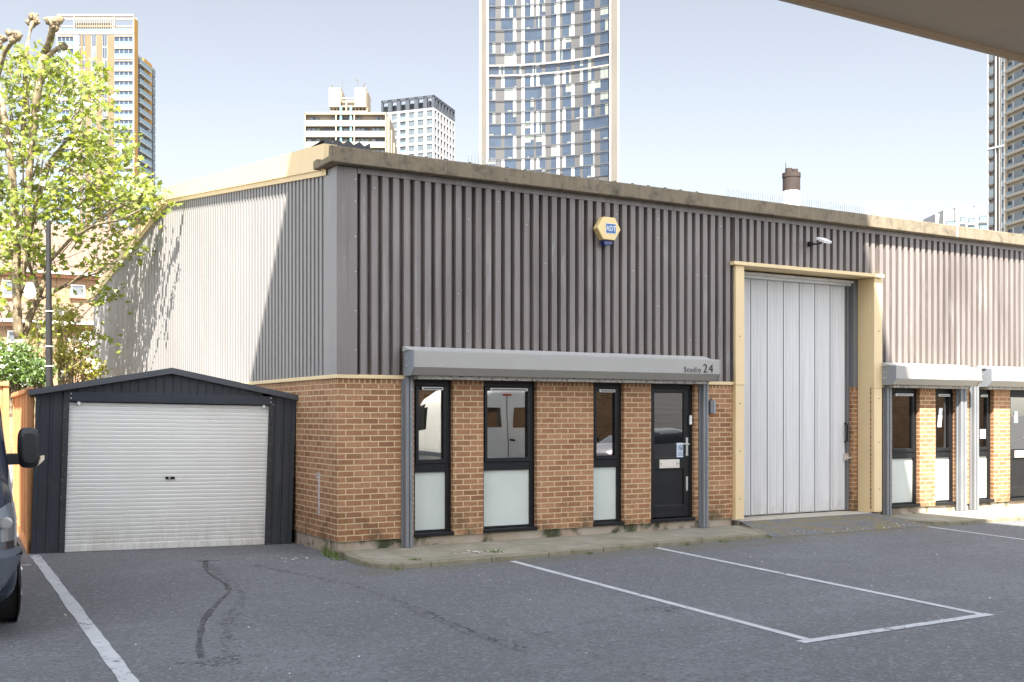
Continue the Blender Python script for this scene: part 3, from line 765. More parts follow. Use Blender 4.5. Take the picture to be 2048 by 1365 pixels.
# fallen petals and specks of litter (nobody could count them)
m = MB()
def speck(x, y, z, r):
    a = rs.uniform(0, 6.3); n = 5
    m.face([(x + r * rs.uniform(.5, 1) * math.cos(a + k * 1.26), y + r * rs.uniform(.5, 1) * math.sin(a + k * 1.26), z + rs.uniform(.004, .012)) for k in range(n)])
for k in range(230):
    x = rs.uniform(-6, 9); y = rs.uniform(-9, 1.2)
    if y > -1.5 and 0 < x: continue
    speck(x, y, GZ, rs.choice([.005, .007, .009, .014]))
for k in range(60): speck(rs.uniform(6.6, 9.6), rs.uniform(-1.4, -.7), GZ + .03, rs.uniform(.008, .02))
for k in range(36): speck(rs.gauss(1.55, .22), rs.gauss(-1.0, .07), PZ, rs.uniform(.012, .03))
for k in range(12): speck(rs.gauss(-.55, .18), rs.gauss(.0, .1), GZ, rs.uniform(.012, .03))
tag(m.build('petal_litter', plain('pale_petals', (.72, .7, .64), rough=.8), fixn=False), 'pale petals and crumbs scattered over the asphalt', 'litter', kind='stuff')
m = MB()
def tuft(x, y, z, n, h, sp):
    for k in range(n):
        a = rs.uniform(0, 6.3); r = rs.uniform(0, sp); bx, by = x + r * math.cos(a), y + r * math.sin(a)
        lx, ly = rs.uniform(-.6, .6) * h, rs.uniform(-.6, .6) * h; hh = h * rs.uniform(.5, 1.1); w = .005
        m.face([(bx - w, by, z), (bx + w, by, z), (bx + lx * .5 + w * .7, by + ly * .5, z + hh * .7), (bx + lx, by + ly, z + hh)])
for a in ((-.09, -.1, GZ, 60, .1, .08), (-.12, -.35, GZ, 40, .05, .1), (-.1, .1, GZ, 40, .12, .05), (1.7, -1.06, PZ, 70, .03, .14), (.5, -1.25, PZ, 30, .03, .08),
          (2.9, -1.40, GZ, 30, .04, .06), (4.6, -1.28, GZ, 26, .05, .1), (5.3, -1.26, GZ, 30, .05, .1), (6.2, -1.2, GZ, 20, .04, .1), (.15, -1.5, GZ, 20, .04, .08)):
    tuft(*a)
tag(m.build('kerb_weeds', leaf_mat('weed_green', (.09, .14, .025), (.14, .17, .04), .3), fixn=False), 'short green weeds growing along the kerb joints', 'weeds', kind='stuff')

# ================================================================== GARAGE
g1 = (-3.327, 2.219); ux, uy = .98315, -.18281
Gr = thing('garage', (g1[0], g1[1], GZ), 'small charcoal metal garage with cream roller door and shallow gable', 'garage')
def gT(u, n, z):      # u along the front, n into the depth; the shed leans a little
    zz = GZ + (z - GZ) * (1 - .0085 * u); uu = u + .03 * (z - GZ)
    return (g1[0] + ux * uu - uy * n, g1[1] + uy * uu + ux * n, zz)
GW = 3.3; EV = 2.09; RZ = 2.40; DP = 5.2
def gtop(u): return EV + (RZ - EV) * (1 - abs(u - GW / 2) / (GW / 2))
D0, D1, DT = .385, 2.955, 1.955
m = MB(); m.T = gT
def ribbed(u0, u1, z0, top):
    pts = []; u = u0
    while u < u1 - .001:
        e = min(u + .150, u1)
        pts += [(u, -.0), (min(u + .012, u1), -.016), (min(u + .03, u1), -.016), (min(u + .042, u1), 0.0)]; u += .150
    pts.append((u1, 0))
    m.sheet([(a, b, z0) for a, b in pts], [(a, b, top(a)) for a, b in pts])
ribbed(0, D0 - .02, GZ, gtop); ribbed(D1 + .02, GW, GZ, gtop); 
u = D0 - .02; pts = []
while u < D1:
    pts += [(u, .0), (u + .006, -.010), (u + .014, -.010), (u + .02, .0)]; u += .108
m.sheet([(a, b, DT + .1) for a, b in pts], [(a, b, gtop(a)) for a, b in pts])
m.sheet([(0, 0, GZ), (0, DP, GZ)], [(0, 0, EV), (0, DP, EV)]); m.sheet([(GW, 0, GZ), (GW, DP, GZ)], [(GW, 0, EV), (GW, DP, EV)])
m.face([(0, DP, GZ), (GW, DP, GZ), (GW, DP, EV), (GW / 2, DP, RZ), (0, DP, EV)])
m.box(-.02, .03, -.02, .03, GZ, EV - .02); m.box(GW - .03, GW + .02, -.02, .03, GZ, EV - .02)
m.build('wall', 'gdark', Gr, fixn=False)
m = MB(); m.T = gT; m.box(D0 - .02, D1 + .02, -.035, .0, DT, DT + .125); m.build('lintel', plain('navy_lintel', (.03, .037, .05), (.04, .046, .058), .4), Gr, bevel=.004)
m = MB(); m.T = gT; m.box(D0 - .07, D0, -.03, .02, GZ, DT + .12, 0); m.box(D1, D1 + .07, -.03, .02, GZ, DT + .12, 0); m.build('door_jamb', 'gedge', Gr, bevel=.004)
m = MB(); m.T = gT
for a, z in ((D0 + .0, DT + .04), (D0, DT + .1), (D1, DT + .04), (D1, DT + .1)): m.lathe([(.009, 0), (.009, -.006)], (a + .02, -.036, z), 8, 0, 'y')
m.build('screw_head', 'white', Gr)
# roller door: curved slats
m = MB(); m.T = gT
A = []; z = .075; s = .0535
prof = [(.03, GZ + .004), (.03, .07), (.036, .073)]
while z < DT - .01:
    prof += [(.036, z), (.0268, z + .005), (.0248, z + s * .35), (.0235, z + s * .7), (.0245, z + s - .009), (.036, z + s - .003)]; z += s
for i in range(len(prof) - 1):
    for k in range(6):
        a, b = D0 + (D1 - D0) * k / 6, D0 + (D1 - D0) * (k + 1) / 6
        m.face([(a, prof[i][0], prof[i][1]), (b, prof[i][0], prof[i][1]), (b, prof[i + 1][0], prof[i + 1][1]), (a, prof[i + 1][0], prof[i + 1][1])])
rd = m.build('roller_door', 'roller', Gr, fixn=False)
m = MB(); m.T = gT; m.box(D0, D1, .012, .032, GZ + .003, .062); m.build('bottom_bar', 'roller', rd, bevel=.004)
m = MB(); m.T = gT; m.box(1.615, 1.735, .004, .022, .915, .95, 0); m.lathe([(.014, 0), (.014, -.006)], (1.665, .004, .932), 10, 1, 'y'); m.build('lock', ['black', 'steel'], rd, bevel=.003)
for a in (D0 + .10, D1 - .09):
    m = MB(); m.T = gT; m.box(a, a + .035, -.03, .02, DT - .05, DT - .005); m.build('door_stop', 'white', rd, bevel=.004)
m = MB(); m.T = gT
for s0, s1_ in ((-.1, GW / 2), (GW + .1, GW / 2)):
    e = EV - .04 if True else 0
    for y0, y1 in ((-.1, DP + .1),):
        m.face([(s0, y0, EV - .0), (s1_, y0, RZ + .03), (s1_, y1, RZ + .03), (s0, y1, EV)], 0)
rf = m.build('roof', 'groof', Gr, fixn=False)
m = MB(); m.T = gT
for s0 in (-.1, GW + .1):
    sg = 1 if s0 < 1 else -1
    m.face([(s0, -.102, EV + .003), (GW / 2, -.102, RZ + .035), (GW / 2, -.102, RZ - .045), (s0, -.102, EV - .075)])
    m.face([(s0, -.102, EV - .075), (GW / 2, -.102, RZ - .045), (GW / 2, -.0, RZ - .045), (s0, -.0, EV - .075)])
    m.face([(s0, -.102, EV + .003), (s0, -.102, EV - .075), (s0, DP, EV - .075), (s0, DP, EV + .003)])
    m.face([(s0, -.102, EV + .003), (GW / 2, -.102, RZ + .035), (GW / 2, -.06, RZ + .034), (s0, -.06, EV + .003)])
m.build('barge_board', plain('charcoal_board', (.075, .08, .09), (.09, .094, .1), .45), rf, fixn=False)

# ================================================================== FENCES, POLE
def board_fence(p0, p1, ztop, label):
    d = Vector((p1[0] - p0[0], p1[1] - p0[1])); n = int(d.length / .1)
    o = thing('timber_fence', (p0[0], p0[1], GZ), label, 'fence', 'timber fences around the bay')
    dn = d.normalized(); a_ = MB(); a_.T = lambda x, y, z: (p0[0] + dn.x * x - dn.y * y, p0[1] + dn.y * x + dn.x * y, z)
    for k in range(n):
        j = rs.uniform(-.004, .004); a_.box(k * .1 + .003, k * .1 + .094, .0 + j + (.012 if k % 2 else 0), .022 + j + (.012 if k % 2 else 0), .12, ztop - .06)
    a_.build('fence_boards', 'fence', o)
    b_ = MB(); b_.T = a_.T; b_.box(0, d.length, -.05, .06, ztop - .06, ztop); b_.build('cap_rail', 'fence', o, bevel=.006)
    b_ = MB(); b_.T = a_.T; b_.box(0, d.length, -.01, .04, GZ, .12); b_.build('gravel_board', 'fence', o)
    for q in (0, d.length - .09):
        b_ = MB(); b_.T = a_.T; b_.box(q, q + .09, -.02, .07, GZ, ztop + .02); b_.build('fence_post', 'fence', o, bevel=.005)
board_fence((-3.13, 6.4), (-3.37, 2.26), 2.11, 'orange close-boarded timber fence running beside the garage')
board_fence((-9, 6.5), (-3.2, 6.5), 2.3, 'short orange timber fence at the back of the bay, behind the van')

pp = at(99, 830, 20)
Po = thing('iron_post', (pp[0], pp[1], 0), 'slim black iron post rising behind the garage into the leaves', 'post')
m = MB(); m.tube([(pp[0], pp[1], GZ), (pp[0], pp[1], 1.9), (pp[0] - .01, pp[1], 3.4), (pp[0] - .02, pp[1], 5.3)], [.066, .062, .055, .042], 14); m.build('pole', 'pole', Po, smooth=False)
m = MB()
for z in (2.47, 2.83, 3.47): m.lathe([(.075, -.008), (.077, 0), (.075, .008)], (pp[0], pp[1], z + .18), 14)
m.build('cable_tie', 'white', Po)

# ================================================================== VEHICLES
M['navy'] = plain('navy_car_paint', (.012, .018, .035), rough=.18, spec=.6)
M['vwhite'] = plain('white_car_paint', (.78, .78, .77), rough=.2, spec=.5)
M['silver'] = plain('grey_car_paint', (.2, .2, .22), rough=.2, metal=.5)
M['bumper'] = plain('grey_bumper_plastic', (.085, .098, .12), rough=.35)
M['tyre'] = plain('tyre_rubber', (.018, .018, .018), rough=.85, bmp=.2, bscale=80)
M['rim'] = plain('rim_metal', (.55, .55, .56), rough=.3, metal=.8)
M['vglass'] = plain('tinted_car_glass', (.012, .016, .02), rough=.03, spec=.9)
M['lens'] = plain('lamp_lens', (.14, .16, .18), rough=.05, spec=.9)
M['amber'] = plain('indicator_lens', (.85, .72, .55), rough=.2)
M['mirrorblk'] = plain('mirror_housing', (.02, .021, .022), rough=.5, bmp=.1, bscale=200)

def vehicle(name, loc, rot, label, cat, st, paint, wheels, wr, patches, extras, nn=4.5):
    """st: stations (l, half width low, half width top, z low, z top); l runs from the nose back"""
    o = thing(name, (0, 0, 0), label, cat)
    NA = 40
    def ring(s):
        l, wb, wt, z0, z1 = s; out = []
        for i in range(NA):
            a = 2 * PI * i / NA - PI / 2; c, d = math.cos(a), math.sin(a)
            e = 2 / nn
            zz = (z0 + z1) / 2 + (z1 - z0) / 2 * (abs(d) ** e) * (1 if d > 0 else -1)
            xx = (abs(c) ** e) * (1 if c > 0 else -1)
            f = max(0, min(1, (zz - z0 - (z1 - z0) * .42) / max(.01, (z1 - z0) * .58)))
            out.append((xx * (wb + (wt - wb) * f), l, zz))
        return out
    fine = []
    for a, b in zip(st[:-1], st[1:]):
        n = max(1, int((b[0] - a[0]) / .12))
        fine += [tuple(a[q] + (b[q] - a[q]) * j / n for q in range(5)) for j in range(n)]
    fine.append(st[-1])
    rg = [ring(s) for s in fine]
    b = MB(); idx = [[b.add(p) for p in r] for r in rg]
    cen = []
    for k in range(len(rg) - 1):
        for i in range(NA):
            j = (i + 1) % NA
            b.f.append([idx[k][i], idx[k][j], idx[k + 1][j], idx[k + 1][i]]); b.m.append(0)
            P = [Vector(rg[k][i]), Vector(rg[k][j]), Vector(rg[k + 1][j]), Vector(rg[k + 1][i])]
            cen.append((sum(P, Vector()) / 4, P))
    b.f.append(list(reversed(idx[0]))); b.m.append(0); b.f.append(idx[-1]); b.m.append(0)
    b.build('body', paint, o, smooth=True)
    for pn, cond, pm, off in patches:
        q = MB()
        for c, P in cen:
            if cond(c):
                nrm = (P[2] - P[0]).cross(P[3] - P[1])
                if nrm.length < 1e-6: continue
                nrm.normalize()
                if nrm.dot(c - Vector((0, c.y, 1.0))) < 0 and abs(c.x) > .05: nrm = -nrm
                elif abs(c.x) <= .05 and nrm.z < 0: nrm = -nrm
                q.face([p + nrm * off for p in P])
        if q.f: q.build(pn, pm, o, fixn=False, smooth=False)
    for (wx, wl) in wheels:
        sgn = 1 if wx > 0 else -1; w = .23
        t = MB(); x0 = wx - sgn * w
        pr = [(wr * .66, 0), (wr * .93, .0), (wr, .03), (wr, w - .03), (wr * .93, w), (wr * .66, w)]
        t.lathe([(r, h * sgn) for r, h in pr], (x0, wl, wr), 32, 0, 'x'); wo = t.build('wheel', 'tyre', o)
        t = MB(); t.lathe([(wr * .64, (w - .02) * sgn), (wr * .62, (w - .005) * sgn), (wr * .1, (w - .02) * sgn), (wr * .1, (w + .0) * sgn), (.02, (w + .0) * sgn)], (x0, wl, wr), 24, 0, 'x')
        for k in range(5):
            a = k * 2 * PI / 5
            t.tube([(wx + sgn * .004, wl + .05 * math.cos(a), wr + .05 * math.sin(a)), (wx + sgn * .004, wl + wr * .6 * math.cos(a), wr + wr * .6 * math.sin(a))], .022, 6)
        t.build('rim', 'rim', wo)
        t = MB(); t.lathe([(wr * 1.13, -.0), (wr * 1.13, .012 * sgn)], (wx - sgn * .028, wl, wr + .02), 28, 0, 'x'); t.build('wheel_arch', 'black', o)
    if extras: extras(o)
    o.rotation_euler = (0, 0, rot); o.location = (loc[0], loc[1], GZ)
    return o

van_st = [(0, .62, .60, .36, .66), (.03, .78, .74, .30, .76), (.1, .88, .82, .26, .98), (.22, .945, .88, .25, 1.12), (.45, .985, .95, .24, 1.24), (.78, .995, .965, .24, 1.37), (1.1, .995, .955, .24, 1.72), (1.55, .995, .94, .24, 2.2), (1.85, .995, .935, .24, 2.42), (2.4, .995, .93, .24, 2.52), (5.5, .995, .93, .26, 2.52), (5.68, .98, .91, .3, 2.44), (5.75, .95, .88, .4, 2.3)]
def van_extras(o, rear=False):
    for s in (1, -1):
        q = MB(); q.T = lambda x, y, z: (s * x, y, z)
        # headlight: swept lens wrapping the corner
        pts = [(.66, .04), (.74, .045), (.80, .06), (.85, .09), (.90, .145), (.935, .215), (.958, .30), (.968, .37)]
        lo = [(x, y - .005, .90 - .12 * min(1, k / 2)) for k, (x, y) in enumerate(pts)]; hi = [(x - .012, y + .06, .97 + .11 * min(1, k / 4)) for k, (x, y) in enumerate(pts)]
        md = [(x + .004, y + .012, (l_[2] + h_[2]) / 2) for (x, y), l_, h_ in zip(pts, lo, hi)]
        q.sheet(lo, md); q.sheet(md, hi); hd = q.build('headlight', 'lens', o, fixn=False, smooth=True)
        q = MB(); q.T = lambda x, y, z: (s * x, y, z); q.lathe([(.05, 0), (.05, -.012), (.035, -.014)], (.86, .085, .93), 16, 0, 'y'); q.build('bulb_bowl', 'rim', hd)
        # mirror
        q = MB(); q.T = lambda x, y, z: (s * x, y, z)
        q.box(.95, 1.10, 1.22, 1.34, 1.35, 1.45)
        rings = []
        for l, sc_ in ((0, .72), (.03, .92), (.09, 1.0), (.16, 1.0)):
            r = []
            for i in range(20):
                a = 2 * PI * i / 20; c, d = math.cos(a), math.sin(a); e = .55
                r.append(q.add((1.16 + .092 * sc_ * (abs(c) ** e) * (1 if c > 0 else -1), 1.17 + l, 1.50 + .185 * sc_ * (abs(d) ** e) * (1 if d > 0 else -1))))
            rings.append(r)
        for k in range(3):
            for i in range(20): q.f.append([rings[k][i], rings[k][(i + 1) % 20], rings[k + 1][(i + 1) % 20], rings[k + 1][i]]); q.m.append(0)
        q.f.append(rings[0]); q.m.append(0); q.f.append(rings[-1]); q.m.append(0)
        mi = q.build('wing_mirror', 'mirrorblk', o, bevel=.01)
        q = MB(); q.T = lambda x, y, z: (s * x, y, z); q.box(1.09, 1.23, 1.332, 1.336, 1.35, 1.64); q.build('mirror_glass', 'vglass', mi)
        q = MB(); q.T = lambda x, y, z: (s * x, y, z); q.prism([(1.225, 1.33), (1.285, 1.39), (1.285, 1.43), (1.25, 1.42)], 'y', 1.2, 1.29); q.build('indicator', 'amber', mi, bevel=.005)
        q = MB(); q.T = lambda x, y, z: (s * x, y, z); q.box(.985, 1.003, 1.0, 5.2, .62, .74); q.build('side_moulding', 'bumper', o, bevel=.01)
    if rear:
        for s in (1, -1):
            q = MB(); q.T = lambda x, y, z: (s * x, y, z); q.box(.82, .93, 5.70, 5.76, 1.0, 1.35); q.build('tail_light', plain('tail_lamp_red', (.45, .02, .02), rough=.2), o, bevel=.01)
            q = MB(); q.T = lambda x, y, z: (s * x, y, z); q.box(.18, .7, 5.752, 5.757, 1.45, 2.0); q.build('rear_window', 'vglass', o)
        q = MB(); q.box(-.008, .008, 5.75, 5.757, .5, 2.3); q.box(.05, .2, 5.755, 5.79, 1.1, 1.15); q.build('rear_seam', 'black', o)
        q = MB(); q.box(-.12, .12, 5.7, 5.77, 2.3, 2.34); q.build('brake_light', plain('brake_red', (.5, .02, .02), rough=.2), o)
    q = MB(); q.box(-.5, .5, .075, .12, .80, .95); q.build('grille', 'black', o, bevel=.02)
    q = MB(); xs_ = [k / 14 for k in range(-14, 15)]
    fy = lambda x: -.09 + .04 * x * x + .3 * abs(x) ** 9
    zl = lambda x: .27 + .36 * max(0, (abs(x) - .62) / .38) ** 1.6
    P0 = [(x, fy(x) + .05, zl(x)) for x in xs_]; P1 = [(x, fy(x), zl(x) + .05) for x in xs_]; P2 = [(x, fy(x), .66) for x in xs_]; P3 = [(x * .985, fy(x) + .05, .715) for x in xs_]; P4 = [(x * .9, fy(x) + .22, .72) for x in xs_]
    for A_, B_ in ((P0, P1), (P1, P2), (P2, P3), (P3, P4)): q.sheet(A_, B_)
    for s in (1, -1): q.face([(s, fy(1), .68), (s, fy(1), .64), (s, .64, .70), (s, .64, .72)])
    q.build('bumper', 'bumper', o, fixn=False, smooth=True)
    q = MB(); q.box(-.26, .26, -.11, -.085, .50, .61); q.build('number_plate', 'white', o)
van_p = [('windscreen', lambda c: .85 < c.y < 1.62 and c.z > 1.36 + (c.y - .85) * .98 - .12 and abs(c.x) < .80 and c.z > 1.4, 'vglass', .006),
         ('side_window', lambda c: 1.5 < c.y < 2.5 and 1.42 < c.z < 2.1 and abs(c.x) > .8 and c.x > 0, 'vglass', .004),
         ('side_window', lambda c: 1.5 < c.y < 2.5 and 1.42 < c.z < 2.1 and abs(c.x) > .8 and c.x < 0, 'vglass', .004)]
vehicle('parked_van', (-5.035, -3.62, 0), 0, 'dark navy van at the left edge showing its wing mirror, headlight and front wheel', 'van', van_st, 'navy', [(1.035, .98), (-1.035, .98), (1.0, 4.7), (-1.0, 4.7)], .345, van_p, van_extras, 7.0)
# vehicles and a workshop that stand behind the camera and show only as reflections in the glass
car_st = [(0, .6, .55, .35, .62), (.06, .78, .72, .25, .74), (.2, .86, .8, .2, .8), (.5, .89, .82, .18, .88), (1.0, .9, .8, .18, .97), (1.15, .9, .76, .18, 1.03), (1.75, .9, .66, .18, 1.40), (2.1, .9, .62, .18, 1.46), (3.0, .9, .62, .18, 1.45), (3.6, .9, .64, .18, 1.26), (4.05, .88, .66, .2, 1.02), (4.25, .82, .66, .26, .9), (4.32, .72, .6, .34, .8)]
car_p = [('windscreen', lambda c: 1.15 < c.y < 1.8 and c.z > 1.0 + (c.y - 1.15) * .6 - .1 and c.z > 1.0 and abs(c.x) < .66, 'vglass', .006),
         ('rear_window', lambda c: 3.15 < c.y < 3.95 and c.z > 1.1 and abs(c.x) < .62, 'vglass', .006),
         ('side_window', lambda c: 1.5 < c.y < 3.5 and 1.0 < c.z < 1.34 and c.x > .55, 'vglass', .004),
         ('side_window', lambda c: 1.5 < c.y < 3.5 and 1.0 < c.z < 1.34 and c.x < -.55, 'vglass', .004)]
def car_extras(o):
    for s in (1, -1):
        q = MB(); q.T = lambda x, y, z: (s * x, y, z); q.prism([(.5, .62), (.8, .66), (.84, .76), (.52, .7)], 'y', .05, .22); q.build('headlight', 'lens', o, bevel=.01)
        q = MB(); q.T = lambda x, y, z: (s * x, y, z); q.prism([(.55, .72), (.82, .7), (.84, .84), (.56, .82)], 'y', 4.15, 4.31); q.build('tail_light', plain('tail_red', (.4, .02, .02), rough=.2), o, bevel=.01)
        q = MB(); q.T = lambda x, y, z: (s * x, y, z); q.box(.84, 1.02, 1.35, 1.47, .95, 1.08); q.build('wing_mirror', 'mirrorblk', o, bevel=.02)
    q = MB(); q.box(-.4, .4, -.005, .03, .4, .58); q.build('grille', 'black', o, bevel=.01)
cw = [(.86, .85), (-.86, .85), (.86, 3.45), (-.86, 3.45)]
vehicle('parked_car', (14.7, -9.4, 0), math.radians(88), 'dark grey hatchback mirrored in the glass of the black studio door', 'car', car_st, 'silver', cw, .31, car_p, car_extras)
vehicle('parked_car', (15.6, -15.6, 0), math.radians(92), 'white hatchback mirrored in the narrow window left of the black door', 'car', car_st, 'vwhite', cw, .31, car_p, car_extras)
vehicle('parked_van', (9.75, -17.9, 0), math.radians(2), 'white panel van mirrored in the wide studio window', 'van', van_st, 'vwhite', [(.985, .98), (-.985, .98), (.985, 4.7), (-.985, 4.7)], .345, van_p, lambda o: van_extras(o, True))

W = thing('brick_workshop', (14, -19, 0), 'low brick workshop with a ribbed shutter, mirrored in the studio glass', 'building')
m = MB(); m.box(3, 40, -24, -19, 0, 4.4); m.build('wall', 'house_brick', W, org=(14, -19, 0))
m = MB()
for k in range(40): m.box(18, 24, -18.98, -18.94 + (.03 if k % 2 else 0), .1 + k * .09, .19 + k * .09)
m.build('shutter', 'fold', W)
m = MB(); m.box(2.9, 40.1, -24.1, -18.8, 4.4, 4.6); m.build('roof', 'roof', W)

H = 40.0  # height of the added shadow caster, an unseen block behind the camera
SB = thing('shadow_block', (-10, -22, 0), 'unseen tall brick block added behind the camera to cast the shadow on the yard', 'building')
X0 = 10.95 - .31 * H; Yf = 5.33 - .69 * H
m = MB()
m.box(-15.3, X0, Yf - 12, Yf, GZ, H); m.box(-21.5, -15.3, Yf - 12, Yf - .02, GZ, (2.8 - Yf) / .69)  # edges and stepped top shaped to set where the shade ends
m.build('wall', 'house_brick', SB, org=(-10, -22, 0))
for fl in range(12):
    for k in range(4):
        x = X0 - 2.4 - k * 2.7
        w = MB(); w.box(x, x + 1.3, Yf - .06, Yf + .04, 1.2 + fl * 3.1, 2.7 + fl * 3.1, 0); w.box(x + .08, x + 1.22, Yf + .03, Yf + .05, 1.28 + fl * 3.1, 2.62 + fl * 3.1, 1)
        w.build('window', ['white', 'vglass'], SB)
CN = thing('concrete_canopy', (0, -12, 0), 'brown concrete canopy slab overhead at the top right corner', 'canopy')
SZ = 3.6
def onz(px, py):
    t = (SZ - 1.77) / ((830 - py) / 2200); return at(px, py, t)
e0 = onz(1621, 0); e1 = onz(2048, 112)
d = Vector((e1[0] - e0[0], e1[1] - e0[1])).normalized(); nn_ = Vector((-d.y, d.x))
a = Vector((e0[0], e0[1])) - d * 7; b = Vector((e1[0], e1[1])) + d * 1.0
m = MB()
pl = [(a.x, a.y), (b.x, b.y), (b.x, -16.5), (a.x, -16.5)]
m.prism(pl, 'z', SZ, SZ + .22)
lp = [a, b, b + nn_ * .022, a + nn_ * .022]
m.prism([(p.x, p.y) for p in lp], 'z', SZ - .028, SZ + .22)
m.build('canopy_slab', plain('buff_soffit', (.84, .66, .46), (.8, .62, .43), .85, scale=1.2, c3=(.7, .58, .44), s3=.8), CN, fixn=True)
for px in (b.x - .6, a.x + .6):
    m = MB(); m.box(px - .15, px + .15, -16.3, -16, GZ, SZ - .005); m.build('column', 'plinth', CN, bevel=.01)

# ================================================================== TREE, SHRUBS
BARK = plain('plane_bark', (.26, .2, .125), (.13, .1, .06), .85, .2, scale=7, stretch=(1, 1, .5), c3=(.4, .34, .24), s3=6, lo3=.5, hi3=.62, bmp=.4, bscale=30)
LEAF = leaf_mat('plane_leaf', (.10, .145, .014), (.30, .33, .04), .5)
tb = at(45, 830, 24)
T = thing('plane_tree', (tb[0], tb[1], 0), 'pollarded plane tree with bright yellow-green leaves and knobbly bare stubs, left of the warehouse', 'tree')
def pt(px, py, dz=0): return at(px, py, 24 + dz)
limbs = [
    ([(48, 860), (47, 780), (46, 740), (42, 700), (42, 680)], [.24, .2, .18, .17, .165], 0),
    ([(42, 685), (36, 655), (34, 610), (32, 560), (33, 500), (30, 420), (22, 330), (12, 250), (-10, 150)], [.14, .12, .11, .1, .095, .09, .09, .08, .06], -.3),
    ([(42, 685), (54, 655), (62, 625), (76, 598), (88, 560), (95, 530), (110, 505)], [.11, .095, .085, .08, .07, .06, .045], .3),
    ([(76, 600), (100, 588), (118, 578), (150, 560), (200, 545)], [.05, .045, .04, .03, .02], .6),
    ([(80, 592), (70, 560), (58, 530), (60, 470), (75, 400), (95, 330), (130, 290), (160, 275)], [.06, .055, .05, .06, .07, .075, .075, .085], .2),
    ([(34, 610), (46, 570), (50, 520), (55, 430), (60, 330), (70, 230), (80, 150), (88, 110)], [.06, .06, .06, .075, .085, .09, .09, .09], -.5),
    ([(88, 112), (98, 85), (105, 62), (108, 48)], [.1, .09, .085, .1], -.5),
    ([(84, 125), (100, 110), (117, 97), (125, 93)], [.07, .06, .055, .07], -.3),
    ([(40, 330), (48, 230), (50, 130), (55, 85), (62, 55), (66, 40)], [.06, .065, .06, .055, .05, .06], .4),
    ([(22, 330), (5, 260), (-5, 160), (10, 105), (25, 85), (33, 75)], [.06, .065, .06, .055, .055, .06], -.6),
    ([(33, 520), (10, 480), (-20, 430), (-60, 380), (-120, 330)], [.07, .065, .06, .05, .04], .5),
    ([(130, 290), (160, 245), (180, 210), (190, 190)], [.04, .035, .03, .02], .2),
    ([(95, 330), (150, 350), (210, 400), (260, 420)], [.045, .04, .03, .02], -1.1),
    ([(95, 530), (140, 480), (190, 450), (240, 440), (280, 420)], [.045, .04, .035, .03, .02], -1.3),
    ([(30, 640), (5, 600), (-30, 570), (-70, 560)], [.05, .04, .03, .02], .4)]
m = MB()
for pts, rad, dz in limbs:
    P = [pt(p[0] + rs.uniform(-1.5, 1.5), p[1], dz * (i / max(1, len(pts) - 1)) * 2) for i, p in enumerate(pts)]
    m.tube(P, [r_ * .86 for r_ in rad], 10)
for (x, y, dz, r) in ((108, 46, -1.0, .13), (118, 40, -1.0, .1), (97, 42, -1.0, .09), (128, 92, -.6, .09), (66, 36, .8, .12), (58, 44, .8, .08), (74, 44, .8, .08), (35, 72, -1.2, .11), (26, 80, -1.2, .09), (18, 66, -1.2, .08), (162, 274, .4, .14), (154, 284, .4, .1), (-5, 92, -1, .1), (8, 78, -1.1, .08), (66, 48, .8, .09), (110, 56, -1, .1)):
    c = pt(x, y, dz); v0 = len(m.v); r *= .9
    m.lathe([(r * .5, -r), (r * .95, -r * .4), (r, .1 * r), (r * .75, r * .6), (r * .3, r * .95)], c, 9)
    for k in range(5):
        a = rs.uniform(0, 6.3); m.lathe([(r * .3, -r * .2), (r * .42, r * .2), (r * .2, r * .5)], (c[0] + r * .75 * math.cos(a), c[1] + r * .75 * math.sin(a), c[2] + rs.uniform(-.3, .7) * r), 7)
    for q_ in range(v0, len(m.v)): m.v[q_] = tuple(Vector(m.v[q_]) + Vector((rs.uniform(-1, 1), rs.uniform(-1, 1), rs.uniform(-1, 1))) * r * .2)
trunk = m.build('trunk', BARK, T, smooth=True)

def leaf(m, c, r, nrm, spin, lobes=5):
    n = Vector(nrm).normalized(); a = n.cross(Vector((.3, .1, 1)))
    if a.length < .1: a = n.cross(Vector((1, 0, 0)))
    a.normalize(); b = n.cross(a)
    ca, sa = math.cos(spin), math.sin(spin); a, b = a * ca + b * sa, b * ca - a * sa
    if lobes == 5: prof = [(-.95, .0), (-.55, .34), (-.75, .75), (-.12, .5), (.2, .98), (.38, .42), (1.05, 0), (.38, -.42), (.2, -.98), (-.12, -.5), (-.75, -.75), (-.55, -.34)]
    else: prof = [(-1, 0), (-.3, .42), (.4, .36), (1, 0), (.4, -.36), (-.3, -.42)]
    c = Vector(c)
    idx = [m.add(c + a * (u * r) + b * (v * r) + n * (-.32 * r * abs(v))) for u, v in prof]
    h = len(prof) // 2
    m.f.append(idx[:h + 1]); m.m.append(0); m.f.append(idx[h:] + [idx[0]]); m.m.append(0)

rt = random.Random(5)
tw = MB(); lv = MB()
